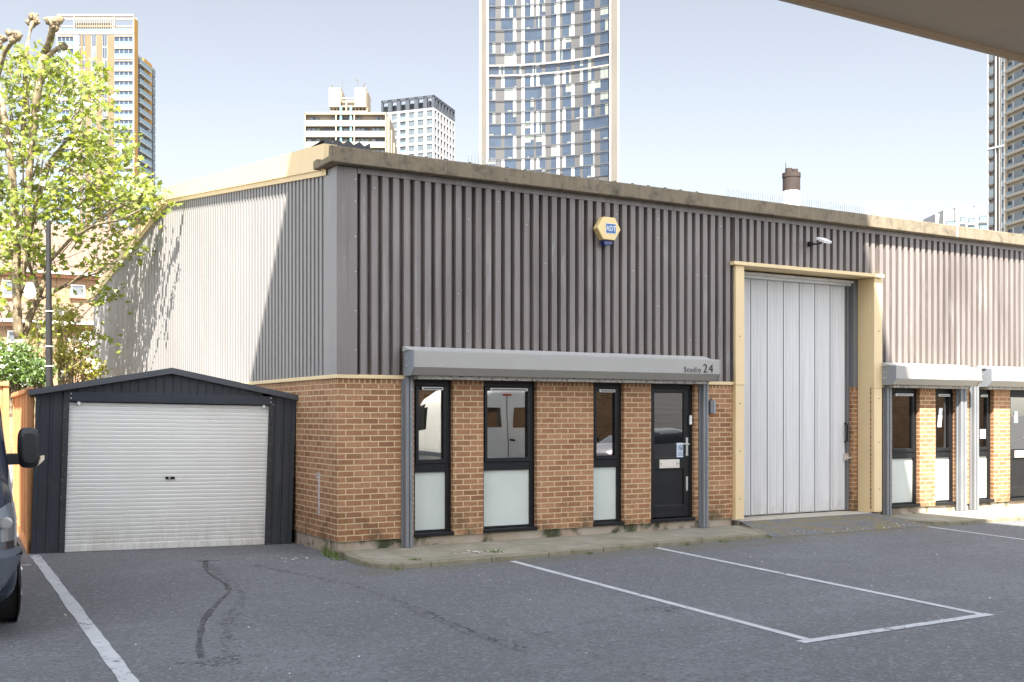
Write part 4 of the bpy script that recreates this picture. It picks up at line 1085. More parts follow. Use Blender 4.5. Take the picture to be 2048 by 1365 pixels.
# clumps of leaves on fine twigs; centres given where the crown is in the place (metres across the view, up, depth)
def clump(c, n, sp, size):
    root = Vector(c)
    for k in range(n):
        dv = Vector((rt.gauss(0, 1), rt.gauss(0, 1), rt.gauss(0, .75)))
        p = root + dv * sp * .55
        nrm = Vector((rt.gauss(-.15, .5), rt.gauss(-.45, .5), rt.uniform(.2, 1)))
        leaf(lv, p, size * rt.uniform(.6, 1.15), nrm, rt.uniform(0, 6.3))
        if k % 7 == 0: tw.tube([root, root.lerp(p, .6) + Vector((0, 0, -.02)), p], [.009, .006, .003], 4, cap=False)
crown = [(40, 150, 70, 45, 6), (80, 125, 60, 30, 4), (150, 150, 55, 35, 5), (185, 160, 22, 28, 2), (110, 190, 100, 60, 14), (30, 230, 80, 70, 13), (190, 230, 40, 50, 7), (120, 280, 110, 60, 15), (225, 300, 40, 40, 8), (200, 350, 80, 50, 11), (60, 350, 100, 60, 13), (260, 380, 55, 36, 9),
         (290, 400, 34, 22, 6), (150, 400, 100, 45, 12), (40, 440, 90, 50, 9), (120, 460, 100, 36, 9), (220, 440, 60, 40, 8), (250, 500, 30, 24, 4), (200, 515, 50, 26, 6), (60, 505, 80, 30, 5), (150, 535, 60, 20, 3), (15, 560, 30, 30, 2), (215, 570, 30, 22, 3), (90, 600, 40, 26, 1), (15, 620, 25, 25, 1), (195, 608, 14, 10, 1),
         (-50, 220, 80, 90, 14), (-70, 380, 80, 90, 14), (-40, 500, 60, 60, 5), (-140, 300, 70, 90, 10), (195, 690, 8, 8, 1), (205, 660, 8, 14, 1), (75, 665, 20, 14, 1)]
for (x, y, rx, ry, n) in crown:
    for k in range(int(n * 1.7 + .5)):
        a = rt.uniform(0, 6.3); q = math.sqrt(rt.random())
        px, py = x + rx * q * math.cos(a), y + ry * q * math.sin(a)
        if px > 205 and py < 200: continue
        if px > 110 and py > 440 and k % 2: continue
        dz = rt.gauss(0, 1.0) - max(0, px - 230) / 100 * .5
        c = at(px, py, 24 + dz)
        while c[0] > -.45 and c[2] < 6.9: dz -= .3; c = at(px, py, 24 + dz)
        clump(c, rt.randint(10, 18), rt.uniform(.24, .44), .088)
        # supporting shoot
        if k % 3 == 0: tw.tube([c, (c[0] * .7 + tb[0] * .3 + rt.uniform(-.1, .1), c[1] * .7 + tb[1] * .3, c[2] - rt.uniform(.25, .7))], [.006, .018], 4, cap=False)
lv.build('crown', LEAF, T, fixn=False)
tag(tw.build('twigs', BARK, trunk, fixn=False), kind='stuff')

def shrub(name, label, cat, ells, n, size, mats, flowers=0, fl_mat=None, stems=True):
    base = at(ells[0][0], 830, ells[0][4]); o = thing(name, (base[0], base[1], 0), label, cat)
    f = MB(); st = MB(); fb = MB()
    for (x, y, rx, ry, Z, w) in ells:
        for k in range(int(n * w)):
            u = Vector((rt.gauss(0, 1), rt.gauss(0, 1), rt.gauss(0, 1))).normalized() * (rt.random() ** .4)
            c = at(x + u.x * rx, y - u.z * ry, Z + u.y * rx / 90)
            for j in range(5):
                p = (c[0] + rt.gauss(0, .07), c[1] + rt.gauss(0, .07), c[2] + rt.gauss(0, .06))
                leaf(f, p, size * rt.uniform(.6, 1.2), (rt.gauss(-.1, .6), rt.gauss(-.4, .6), rt.uniform(.1, 1)), rt.uniform(0, 6.3), 3)
            if k % 6 == 0 and stems:
                b0 = at(x + rt.uniform(-.4, .4) * rx, 835, Z); st.tube([b0, ((b0[0] + c[0]) / 2 + rt.uniform(-.1, .1), (b0[1] + c[1]) / 2, (b0[2] + c[2]) / 2 + .2), c], [.016, .01, .004], 4, cap=False)
        for k in range(int(flowers * w)):
            u = Vector((rt.gauss(0, 1), rt.gauss(0, 1) - .8, rt.gauss(0, 1))).normalized()
            c = at(x + u.x * rx, y - u.z * ry, Z + u.y * rx / 90)
            for j in range(9):
                leaf(fb, (c[0] + rt.gauss(0, .045), c[1] + rt.gauss(0, .045), c[2] + rt.gauss(0, .04)), .035, (rt.gauss(0, .5), rt.gauss(-.6, .5), rt.uniform(.1, 1)), rt.uniform(0, 6.3), 3)
    f.build('foliage', mats, o, fixn=False)
    if st.f: st.build('stem', BARK, o, fixn=False)
    if fb.f: fb.build('blossom', fl_mat, o, fixn=False)
    return o
DG = leaf_mat('shrub_green', (.06, .11, .025), (.13, .2, .04), .35)
YG = leaf_mat('golden_leaf', (.4, .38, .05), (.55, .5, .08), .5)
WF = plain('white_blossom', (.8, .76, .68), rough=.8)
shrub('flowering_bush', 'dense green bush with pale blossom at the foot of the plane tree', 'shrub', [(35, 730, 45, 42, 21, 1), (-20, 720, 50, 50, 21.5, 1), (75, 752, 30, 26, 20.8, .5)], 420, .05, DG, 6, WF)
shrub('golden_climber', 'sparse golden-leaved climbing shrub beside the black post, in front of the houses', 'shrub', [(140, 715, 50, 40, 26, 1), (160, 670, 34, 26, 26, .35), (120, 650, 30, 30, 26, .35), (130, 625, 40, 16, 26, .35), (75, 660, 28, 40, 25, .4), (185, 740, 30, 24, 26, .5)], 150, .055, YG, 14, WF)

# ================================================================== HOUSES BEHIND
YH = 40.6
def house(x0, x1, label, wins, dishes, ext=0):
    o = thing('brick_house', (x0, YH, 0), label, 'house', 'terraced houses beyond the fence')
    m = MB(); m.box(x0, x1, YH, YH + 9, GZ, 8.25); m.build('wall', 'house_brick', o, org=(x0, YH, 0))
    m = MB()
    def tiles(y0, z0, y1, z1, xa, xb):
        rows = max(3, int(math.hypot(y1 - y0, z1 - z0) / .3)); nx = int((xb - xa) / .075)
        for r in range(rows):
            ya, yb = y0 + (y1 - y0) * r / rows, y0 + (y1 - y0) * (r + 1) / rows; za, zb = z0 + (z1 - z0) * r / rows + .035, z0 + (z1 - z0) * (r + 1) / rows
            P = [xa + i * .075 for i in range(nx + 1)]
            w = [.03 * math.sin(i * PI / 2) for i in range(nx + 1)]
            m.sheet([(p, ya, za + k) for p, k in zip(P, w)], [(p, yb, zb + k) for p, k in zip(P, w)])
            m.sheet([(p, ya, za + k - .05) for p, k in zip(P, w)], [(p, ya, za + k) for p, k in zip(P, w)])
    tiles(YH - .3, 8.25, YH + 4.5, 11.2, x0, x1)
    m.face([(x0, YH + 4.5, 11.2), (x1, YH + 4.5, 11.2), (x1, YH + 9.3, 8.25), (x0, YH + 9.3, 8.25)])
    m.face([(x0, YH, 8.2), (x0, YH + 9, 8.2), (x0, YH + 4.5, 11.1)]); m.face([(x1, YH, 8.2), (x1, YH + 9, 8.2), (x1, YH + 4.5, 11.1)])
    r = m.build('roof', 'rooftile', o, fixn=False)
    m = MB(); tiles(YH - 1.6, 5.92, YH, 6.85, x0, x1); m.build('porch_roof', 'rooftile', o, fixn=False)
    m = MB(); m.box(x0 + .1, x1 - .1, YH - 1.3, YH, GZ, 5.85); m.build('porch_wall', 'house_brick', o)
    m = MB(); m.box(x0, x1, YH - .42, YH - .28, 8.16, 8.26); m.box(x0, x1, YH - 1.75, YH - 1.6, 5.8, 5.93); m.build('gutter', 'white', o)
    m = MB(); m.box(x0, x1, YH - .28, YH, 8.0, 8.18); m.box(x0, x1, YH - 1.6, YH - 1.3, 5.62, 5.8); m.build('eaves_board', plain('brown_eaves', (.3, .14, .07), rough=.7), o)
    for (wx, z0, z1, yy, ww) in wins:
        w = MB(); w.box(wx - ww / 2, wx + ww / 2, yy - .05, yy + .02, z0, z1, 0); w.box(wx - ww / 2 + .07, wx + ww / 2 - .07, yy - .055, yy - .05, z0 + .08, z1 - .06, 1)
        w = w.build('window', ['white', 'winglass'], o)
        s_ = MB(); s_.box(wx - ww / 2 - .06, wx + ww / 2 + .06, yy - .14, yy, z0 - .08, z0); s_.build('sill', 'sillred', w)
    for (dx, dz, yy) in dishes:
        q = MB(); n = 18
        q.T = lambda x, y, z: (dx + x, yy - .3 + y - z * .2, dz + z)
        rr = [[q.add((k / 3 * .34 * math.cos(2 * PI * i / n), .12 * (k / 3) ** 2 * -1, k / 3 * .36 * math.sin(2 * PI * i / n))) for i in range(n)] for k in range(1, 4)]
        for k in range(2):
            for i in range(n): q.f.append([rr[k][i], rr[k][(i + 1) % n], rr[k + 1][(i + 1) % n], rr[k + 1][i]]); q.m.append(0)
        q.f.append(rr[0]); q.m.append(0)
        q.tube([(0, 0, -.1), (0, .25, -.2)], .03, 6); q.tube([(0, -.1, -.36), (0, -.42, -.12)], .015, 5)
        q.build('satellite_dish', 'white', o, fixn=False)
    return o



house(-9.5, 2.0, 'brick terraced house with tiled porch roof, seen behind the trunk of the plane tree', [(.05, 7.05, 7.78, YH, .62), (-3, 7.05, 7.78, YH, .62), (-6, 7.05, 7.78, YH, .62), (.15, 4.9, 5.45, YH - 1.3, .6), (-3, 4.9, 5.45, YH - 1.3, .6)], [(.86, 7.35, YH)])
house(2.02, 13.5, 'brick terraced house with tiled porch roof, seen between iron post and warehouse gable', [(2.93, 7.2, 7.75, YH, .62), (6, 7.2, 7.75, YH, .62), (3.2, 4.95, 5.5, YH - 1.3, .62), (6, 4.95, 5.5, YH - 1.3, .62)], [(3.05, 5.15, YH - 1.4)])
# ================================================================== TOWERS ON THE SKYLINE
M['tglass'] = plain('tower_glass', (.018, .03, .05), (.032, .05, .078), .12, .6, scale=.35)
M['tglass2'] = plain('tower_glass_pale', (.075, .09, .10), (.12, .14, .15), .15, .6, scale=.4)
M['twhite'] = plain('tower_white', (.35, .345, .335), (.31, .305, .295), .7, .3, scale=.2)
M['tcream'] = plain('tower_cream', (.33, .28, .21), (.28, .235, .175), .8, .3, scale=.4)
M['tgold'] = plain('tower_gold', (.16, .115, .06), (.13, .095, .048), .55, .4, scale=.3)
M['torange'] = plain('tower_orange', (.36, .19, .035), (.3, .16, .03), .6, .4, scale=.3)
M['tgrey'] = plain('tower_grey', (.075, .072, .07), (.062, .06, .06), .6, .4, scale=.3)
M['tdark'] = plain('tower_charcoal', (.045, .052, .062), (.058, .064, .074), .55, .4, scale=.3)
M['tbrown'] = plain('tower_brown', (.07, .06, .052), (.09, .075, .066), .6, .4, scale=.3)
M['tblue'] = plain('pipe_blue', (.14, .3, .36), rough=.5)
M['tconc'] = plain('tower_concrete', (.14, .125, .105), (.11, .10, .085), .85, .2, scale=.5, stretch=(1, 1, .2))
M['balus'] = plain('glass_balustrade', (.13, .19, .22), rough=.15, spec=.6)
M['blind'] = plain('window_blind', (.17, .185, .165), rough=.7)
M['tband'] = plain('pale_band', (.24, .21, .19), rough=.7)
rw = random.Random(21)

def frame(P, U, D):
    return lambda u, n, z: (P[0] + U[0] * u + D[0] * n, P[1] + U[1] * u + D[1] * n, z)
def capped(name, mats, parent, boxes, T, cap=100):
    """each list of boxes is one part; beyond the cap the rest is one part marked as stuff"""
    rest = MB(); rest.T = T
    for i, bx in enumerate(boxes):
        m = MB() if i < cap else rest
        m.T = T
        for b in bx: m.box(*b)
        if i < cap: m.build(name, mats, parent)
    if rest.f: tag(rest.build(name, mats, parent), kind='stuff')

# --- slim gold and white tower far left
P = at(113, 830, 350); S = 350 / 2200
zz = lambda y, s=S: 1.77 + (830 - y) * s
uu = lambda px: (px - 113) * S
T1 = thing('residential_tower', (P[0], P[1], 0), 'slim white and gold balconied tower with open roof frame, behind the plane tree', 'tower')
T = frame(P, RT, FW)
m = MB(); m.T = T; m.box(0, uu(268), .6, 3.4, 0, zz(69)); m.box(uu(147), uu(157), -.1, .6, 0, zz(69)); m.box(uu(266), uu(268.5), -.2, .6, 0, zz(66)); m.box(0, uu(115), -.1, .6, 0, zz(69)); m.box(uu(157), uu(229), .0, .6, 0, zz(69))
m.box(-.2, uu(268.5), -.3, 2, zz(69.5), zz(64.5)); m.build('wall', 'twhite', T1)
m = MB(); m.T = T
m.box(uu(116), uu(268), -.2, .5, zz(33), zz(29)); m.box(0, uu(268), 3, 3.4, zz(33), zz(29.5))
for px in (118, 147, 228, 266): m.box(uu(px), uu(px + 2), -.1, .3, zz(65), zz(32))
for k in range(22): m.box(uu(149 + k * 3.6), uu(149.8 + k * 3.6), -.05, .15, zz(65), zz(32))
for k in range(11): m.box(uu(230 + k * 3.3), uu(230.6 + k * 3.3), 1.5, 1.7, zz(65), zz(49))
m.box(uu(120), uu(266), 1.4, 1.8, zz(51), zz(48)); m.build('roof_frame', 'tcream', T1)
m = MB(); m.T = T; m.box(uu(146), uu(216), 2, 3.2, zz(65), zz(42)); m.build('plant_room', 'tgold', T1)
m = MB(); m.T = T; m.box(uu(116), uu(266), -.05, 0, zz(65), zz(58)); m.build('parapet_glass', 'balus', T1)
m = MB(); m.T = T
for a, b in ((161.5, 166), (171, 182), (193, 205), (215, 228.5)): m.box(uu(a), uu(b), -.25, 0, 0, zz(71))
m.build('gold_cladding', 'tgold', T1)
m = MB(); m.T = T; m.box(uu(268), uu(268.7), 0, 3.4, 0, zz(36)); 
for k in range(2): pass
m.build('side_panel', 'torange', T1)
rows = [71.5, 96, 121] + [141 + 19.4 * i for i in range(19)]
bx = []; wx = []
for i, y in enumerate(rows):
    h = 20 if i < 2 else 16.6
    for a, b in ((229.5, 265.5), (115.5, 146.5)):
        q = [(uu(a), uu(b), -.02, .61, zz(y + h), zz(y), 0), (uu(a), uu(b), -.35, -.02, zz(y + h + 2.6), zz(y + h), 1), (uu(a), uu(b), -.33, -.28, zz(y + h), zz(y + h * .6), 2)]
        for k in range(1, 4): q.append((uu(a + (b - a) * k / 4), uu(a + (b - a) * k / 4 + .8), -.06, -.02, zz(y + h), zz(y + 3), 3))
        q.append((uu(a), uu(b), -.3, -.02, zz(y + 2.6), zz(y - .6), 4))
        bx.append(q)
    wc = [(157.3, 161), (166.5, 170.5), (184.5, 191.5), (206, 213.5)]
    for a, b in wc:
        wx.append([(uu(a), uu(b), -.12, 0, zz(y + h), zz(y), 0 if rw.random() < .7 else 1), (uu((a + b) / 2), uu((a + b) / 2 + .7), -.16, -.12, zz(y + h), zz(y), 2)])
capped('balcony', ['tglass', 'twhite', 'balus', 'twhite', 'tcream'], T1, bx, T); capped('window', ['tglass', 'tglass2', 'twhite'], T1, wx, T)
a = at(276, 830, 357); b = at(312, 830, 373)
ud = Vector((b[0] - a[0], b[1] - a[1])); wl = ud.length; ud.normalize(); dd = Vector((-ud.y, ud.x))
if dd.dot(Vector(FW)) < 0: dd = -dd
Tw = frame(a, ud, dd); S2 = 357 / 2200
m = MB(); m.T = Tw; m.box(0, wl, .4, 10, 0, zz(107, S2)); m.build('wing_wall', 'twhite', T1)
m = MB(); m.T = Tw; m.box(wl * .30, wl * .74, -.2, .4, zz(236, S2), zz(107, S2)); m.build('wing_panel', 'torange', T1)
m = MB(); m.T = Tw
for i in range(20): 
    y = 112 + i * 19.4; m.box(wl * .8, wl * .95, -.1, .4, zz(y + 16, S2), zz(y, S2))
    if i > 6: m.box(wl * .42, wl * .76, -.1, .4, zz(y + 16, S2), zz(y, S2))
m.build('wing_glazing', 'tglass2', T1)
bx = []
for i in range(20):
    y = 127 + i * 19.4; k = .58
    bx.append([(0, wl * .3, .2, .41, zz(y, S2), zz(y - 15, S2), 0), (-.3, wl * k, -1.0, .4, zz(y + 2, S2), zz(y, S2), 1), (-.3, wl * k, -1.0, -.9, zz(y, S2), zz(y - 8, S2), 2)])
capped('wing_balcony', ['tglass2', 'twhite', 'balus'], T1, bx, Tw)

# --- concrete slab block with tanks on its roof
P = at(609, 830, 265); S = 265 / 2200
zz = lambda y: 1.77 + (830 - y) * S
uu = lambda px: (px - 609) * S
T = frame(P, RT, FW)
T2 = thing('concrete_tower', (P[0], P[1], 0), 'cream concrete block with twin rooftop water tanks and blue pipes', 'tower')
m = MB(); m.T = T; m.box(0, uu(773), 1.2, 14, 0, zz(226)); m.box(0, uu(773), -.3, 1.2, zz(230), zz(225.5))
for a in (609, 671, 707.5, 770.5): m.box(uu(a), uu(a + 2.5), -.3, 1.3, 0, zz(226))
m.box(uu(773), uu(777), 2, 14, 0, zz(229)); m.box(uu(777), uu(779.5), 5, 14, 0, zz(250)); m.box(uu(779.5), uu(782), 8, 14, 0, zz(270))
m.build('wall', 'tcream', T2)
bx = []; wx = []
for i in range(7):
    y = 230.5 + 21.5 * i
    for a, b in ((611.5, 671), (673.5, 707.5), (710, 770.5)):
        bx.append([(uu(a), uu(b), -.25, -.1, zz(y + 20.5), zz(y + 11), 0 if a != 673.5 else 1), (uu(a), uu(b), -.3, 1.3, zz(y + 22.8), zz(y + 20.5), 1)])
    segs = ((612.5, 640), (643, 670), (675, 706), (711, 738), (742, 769)) if i else ((620, 636), (661, 670), (675, 706), (711, 721), (750, 764))
    for a, b in segs:
        q = [(uu(a), uu(b), .8, 1.21, zz(y + 11), zz(y + 3), 0)]
        for k in range(3): 
            if rw.random() < .75: q.append((uu(a + (b - a) * (k + .08) / 3), uu(a + (b - a) * (k + .9) / 3), .7, .8, zz(y + 10.5), zz(y + 4), 1 if rw.random() < .5 else 2))
        wx.append(q)
capped('balcony', ['twhite', 'tcream'], T2, bx, T); capped('window', ['tdark', 'blind', 'tglass2'], T2, wx, T)
m = MB(); m.T = T
for c in (681.5, 701.5): m.lathe([(.32, 0), (.32, zz(212))], (uu(c), .2, 0), 14)
m.build('blue_pipe', 'tblue', T2, smooth=False)
for a, b in ((656.5, 679.5), (708, 731)):
    m = MB(); m.T = T
    m.prism([(uu(a), zz(212)), (uu(a), zz(174.5)), (uu(a + 1.5), zz(173)), (uu(b), zz(173.5)), (uu(b), zz(212))], 'y', 1, 8); m.box(uu(b), uu(b + 2), 2, 8, zz(212), zz(178))
    m.build('water_tank', 'tcream', T2)
    m = MB(); m.T = T
    for k in range(4): m.box(uu(a + 1 + k * 7), uu(a + 2 + k * 7), 1.2, 1.6, zz(226), zz(212))
    m.box(uu(a + 2), uu(b), 3, 8, zz(226), zz(212)); m.build('tank_leg', 'tconc', T2)
m = MB(); m.T = T; m.box(uu(680), uu(708), 2, 7, zz(210), zz(197)); m.box(uu(680), uu(708), 1, 1.3, zz(196), zz(193)); m.box(uu(660), uu(734), .8, 1.1, zz(225), zz(220)); m.box(uu(690), uu(693), .8, 1.2, zz(226), zz(200)); m.box(uu(731), uu(733), 2, 3, zz(226), zz(180))
m.build('link_deck', 'tcream', T2)
m = MB(); m.T = T
for px, y0, y1 in ((681.5, 212, 152), (661, 174, 163), (683, 190, 176), (712, 173, 150), (724, 173, 161), (727, 180, 170)): m.tube([(uu(px), 3, zz(y0)), (uu(px), 3, zz(y1))], .06, 5)
for px, y in ((660, 164), (661.5, 167), (724, 164), (726, 160), (709, 152)): m.box(uu(px - .8), uu(px + .8), 2.8, 3.1, zz(y + 3), zz(y - 1))
m.build('antenna', 'tconc', T2)

# --- white gridded tower with charcoal crown
Pc = at(868, 830, 395); S = 395 / 2200
Vr, Vf = Vector(RT), Vector(FW)
U1 = (Vr * -19.95 + Vf * 7.6).normalized(); U2 = (Vr * 6.5 + Vf * 20).normalized()
D1 = Vector((U1.y, -U1.x));  D1 = D1 if D1.dot(Vf) > 0 else -D1
D2 = Vector((U2.y, -U2.x));  D2 = D2 if D2.dot(Vr) < 0 else -D2
zz = lambda y: 1.77 + (830 - y) * S
T3 = thing('gridded_tower', (Pc[0], Pc[1], 0), 'white tower gridded with square windows under a charcoal colonnaded crown, beside the concrete block', 'tower')
Ta = frame(Pc, U1, D1); Tb = frame(Pc, U2, D2)
Wd = 21.3; z0 = zz(215.5); zt = zz(190)
m = MB(); m.T = Ta; m.box(1.2, Wd, .5, 19, 0, z0); m.build('wall', 'twhite', T3)
bw = Wd / 6.0; grid = MB(); grid.T = Ta; FHt = 3.02
for k in range(7): grid.box(max(0, k * bw - .56), min(Wd, k * bw + .56), .0, .5, 0, z0)
for f in range(12): grid.box(0, Wd, .01, .5, z0 - f * FHt - .78, z0 - f * FHt)
grid.T = Tb; bs = 21.0 / 7
for k in range(8): grid.box(max(0.02, k * bs - .6), min(21, k * bs + .6), .0, .5, 0, z0)
for f in range(12): grid.box(0, 21, .01, .5, z0 - f * FHt - .78, z0 - f * FHt)
grid.build('facade_grid', 'twhite', T3)
wa = [[(k * bw + .57, (k + 1) * bw - .57, .3, .49, z0 - f * FHt - FHt, z0 - f * FHt - .78, 1 if k == 3 else 0), (k * bw + .57, k * bw + .75, .2, .3, z0 - f * FHt - FHt, z0 - f * FHt - .78, 2)] + ([(k * bw + .57, (k + 1) * bw - .57, .1, .2, z0 - f * FHt - FHt, z0 - f * FHt - FHt + .9, 3)] if k == 3 else []) for f in range(11) for k in range(6)]
capped('window', ['tglass2', 'tdark', 'tcream', 'balus'], T3, wa, Ta)
wb = [[(k * bs + .61, (k + 1) * bs - .61, .3, .49, z0 - f * FHt - FHt, z0 - f * FHt - .78, 1 if k in (2, 3) else 0)] for f in range(11) for k in range(7)]
capped('side_window', ['tglass', 'tbrown'], T3, wb, Tb, 77)
m = MB(); m.T = Ta; m.box(0, Wd, .0, .8, zt - .9, zt); m.box(0, Wd, .02, .8, z0, z0 + .25)
for k in range(7): m.box(max(0, k * bw - .75), min(Wd, k * bw + .75), 0, 1.0, z0, zt)
m.box(.2, Wd - .2, 2.0, 2.2, z0, z0 + 2.9)
m.T = Tb; m.box(0.02, 21, 0, .8, zt - .9, zt); m.box(0, 21, .02, .8, z0, z0 + .25)
for k in range(8): m.box(max(0.02, k * bs - .6), min(21, k * bs + .6), 0, 1.0, z0, zt)
m.box(.2, 20.8, 2.0, 2.2, z0, z0 + 2.9)
m.build('crown', 'tdark', T3)

# --- tall concave glass tower
P = at(958, 830, 268); S = 268 / 2200
zz = lambda y: 1.77 + (830 - y) * S
T4 = thing('glass_tower', (P[0], P[1], 0), 'tallest tower, concave, chequered in blue glass with grey and white panels', 'tower')
def pm(px, off=0):
    t = (px - 977) / 242; Z = 268 - 8.5 * t * t + off
    a = at(px, 830, Z); return (a[0], a[1])
def strip(mb_, p0, p1, za, zb, off, mi=0):
    n = max(1, int((p1 - p0) / 12) + 1)
    A = [pm(p0 + (p1 - p0) * i / n, off) for i in range(n + 1)]
    mb_.sheet([(a[0], a[1], za) for a in A], [(a[0], a[1], zb) for a in A], mi)
lines_y = [-60, -35, -11, 13, 37, 61, 85, 108, 132, 152.5, 177, 201.5, 225, 248.5, 272, 295, 318.5, 342, 366]
edges = [260, 310, 350, 372, 430, 452, 488, 510, 550, 572, 588, 610, 628, 650, 690, 726, 750, 768, 790, 827, 850, 887, 908, 964, 986, 1027, 1080]
base = ['g', 'p', 'W0', 'g', 'W1', 'p', 'W0', 'g', 'W2', 'p', 'W2', 'g', 'W1', 'p', 'g', 'W0', 'p', 'W2', 'g', 'W1', 'p', 'W2', 'g', 'W1', 'p', 'g']
fill = {2: 'p', 4: 'g', 6: 'p', 8: 'g', 10: 'g', 12: 'g', 15: 'g', 17: 'g', 19: 'p', 21: 'p', 23: 'g'}
wl_ = []; gl_ = []; led = MB(); wins4 = []
pats = [{'W0', 'W2'}, {'W1'}, {'W0', 'W2'}]
for f in range(len(lines_y) - 1):
    ya, yb = lines_y[f], lines_y[f + 1]; zt_, zb_ = zz(ya) - .22, zz(yb)
    on = pats[(0, 1, 0, 0, 1, 1, 0, 1, 1, 0, 1, 1, 0, 0, 1, 1, 0, 1)[f]]
    for c, ty in enumerate(base):
        p0, p1 = 900 + edges[c] / 3.4125, 900 + edges[c + 1] / 3.4125
        if ty[0] == 'W':
            ty = 'w' if ty in on or c in (6, 15) else fill[c]
        if f == 8: ty = 'g' if ty != 'w' else 'p'
        if ty == 'w' or (ty == 'p' and rw.random() < .9):
            q = MB(); strip(q, p0, p1, zb_, zt_, -.12 if ty == 'w' else -.04); (wl_ if ty == 'w' else gl_).append(q)
        else:
            q = MB(); r_ = rw.random()
            strip(q, p0, p1, zb_, zt_, 0, 0)
            if r_ < .13: strip(q, p0, p1, zb_ + (zt_ - zb_) * rw.choice([.0, .35, .6]), zt_, -.05, 1)
            elif r_ < .22: strip(q, p0 + (p1 - p0) * .6, p1, zb_, zt_, -.05, 1)
            elif r_ < .42: strip(q, p0 + (p1 - p0) * rw.uniform(.1, .5), p0 + (p1 - p0) * rw.uniform(.6, .95), zb_, zb_ + .4, -.05, 1)
            strip(q, (p0 + p1) / 2, (p0 + p1) / 2 + .35, zb_, zt_, -.08, 3)
            wins4.append(q)
    strip(led, 976, 1219.5, zz(ya) - .26, zz(ya) - .01, -.35, 0); strip(led, 976, 1219.5, zz(ya) - .01, zz(ya) + .05, -.25, 1)
A = [pm(976, .3), pm(1030, .3), pm(1090, .3), pm(1150, .3), pm(1220, .3)]; bk = [at(1236, 830, 282), at(962, 830, 290)]
m = MB(); m.prism([(a[0], a[1]) for a in A] + [(a[0], a[1]) for a in bk], 'z', 0, zz(-60)); m.build('wall', 'tgrey', T4)
def many(name, mats, qs, zc):
    qs = sorted(qs, key=lambda q: min(p[2] for p in q.v) > zc)      # the ones below the picture's top edge first
    rest = MB()
    for i, q in enumerate(qs):
        if i < 100: q.build(name, mats, T4, fixn=False)
        else:
            o_ = len(rest.v); rest.v += q.v; rest.f += [[k + o_ for k in fc] for fc in q.f]; rest.m += q.m
    if rest.f: tag(rest.build(name, mats, T4, fixn=False), kind='stuff')
many('window', ['tglass', 'blind', 'twhite', 'tgrey'], wins4, zz(0)); many('grey_panel', 'tgrey', gl_, zz(0)); many('white_panel', 'twhite', wl_, zz(0))
led.build('floor_ledge', ['tdark', 'tgold'], T4, fixn=False)
m = MB(); strip(m, 972, 1221, zz(135.2), zz(131.5), -.6); strip(m, 972, 1221, zz(154.8), zz(151.4), -.5); m.build('white_band', 'tband', T4, fixn=False)
for nm, pxs, Z, mt in (('end_fin', (958.5, 963), 267, 'tcream'), ('end_fin', (963, 973), 267.2, 'tconc'), ('end_fin', (973, 977.5), 267, 'twhite'), ('end_fin', (1218.5, 1222), 258.6, 'twhite'), ('end_fin', (1222, 1234), 258.8, 'tconc'), ('end_fin', (1234, 1239), 258.6, 'tcream')):
    a, b = at(pxs[0], 830, Z), at(pxs[1], 830, Z); c_ = at(pxs[1], 830, Z + 8); d_ = at(pxs[0], 830, Z + 8)
    m = MB(); m.prism([(q[0], q[1]) for q in (a, b, c_, d_)], 'z', 0, zz(-60)); m.build(nm, mt, T4)

# --- dark and cream tower at the right edge
P = at(2010, 830, 240); S = 240 / 2200
zz = lambda y: 1.77 + (830 - y) * S
a = at(1975, 830, 243.6); u1 = Vector((a[0] - P[0], a[1] - P[1])); w1 = u1.length; u1.normalize(); dA = Vector((u1.y, -u1.x)); dA = dA if dA.dot(Vf) > 0 else -dA
b = at(2046, 830, 233.5); u2 = Vector((b[0] - P[0], b[1] - P[1])).normalized(); dB = Vector((u2.y, -u2.x)); dB = dB if dB.dot(Vf) > 0 else -dB
T5 = thing('cornered_tower', (P[0], P[1], 0), 'tower at the right edge with a narrow charcoal face and a cream balconied face', 'tower')
Ta = frame(P, u1, dA); Tb = frame(P, u2, dB)
m = MB(); m.T = Ta; m.box(0, w1, .3, 9, 0, 95); m.build('dark_wall', 'tbrown', T5)
m = MB(); m.T = Ta
for x in (0, .01): pass
for a0, a1 in ((w1 * .93, w1), (w1 * .52, w1 * .56), (w1 * .30, w1 * .33), (-.3, w1 * .05), (w1 * .2, w1 * .23)): m.box(a0, a1, -.1, .3, 0, 95)
m.box(0, w1, -.15, .3, zz(293), zz(289)); m.build('white_trim', 'twhite', T5)
m = MB(); m.T = Tb; m.box(0, 30, .6, 9, 0, 95); m.box(-.1, .5, -.1, .6, 0, 95); m.build('cream_wall', 'tcream', T5)
wx = []; bx = []
for i in range(17):
    y = 82 + i * 27.7 - 12
    wx.append([(w1 * .67, w1 * .93, -.05, .31, zz(y + 16), zz(y), 0), (w1 * .67, w1 * .93, -.08, -.05, zz(y + 20), zz(y + 16), 1)])
    wx.append([(w1 * .05, w1 * .19, -.05, .31, zz(y + 26), zz(y + 2), 0), (w1 * .05, w1 * .19, -.08, -.05, zz(y + 13), zz(y + 2), 2)])
    yb = y + 3
    q = []
    for k in range(5):
        u = .6 + k * 6
        bx.append([(u, u + 5.6, .4, .61, zz(yb + 15), zz(yb), 0), (u, u + 2.0, -.06, .0, zz(yb + 16), zz(yb + 9), 1), (u + 2.0, u + 2.5, .1, .5, zz(yb + 15), zz(yb), 2), (u + 2.6, u + 5.6, .1, .4, zz(yb + 15), zz(yb), 3),
                   (u - .6, u + 5.4, -.1, .6, zz(yb + 20.5), zz(yb + 15), 4), (u - .6, u + 5.4, -.16, -.1, zz(yb + 17.2), zz(yb + 15.8), 5)])
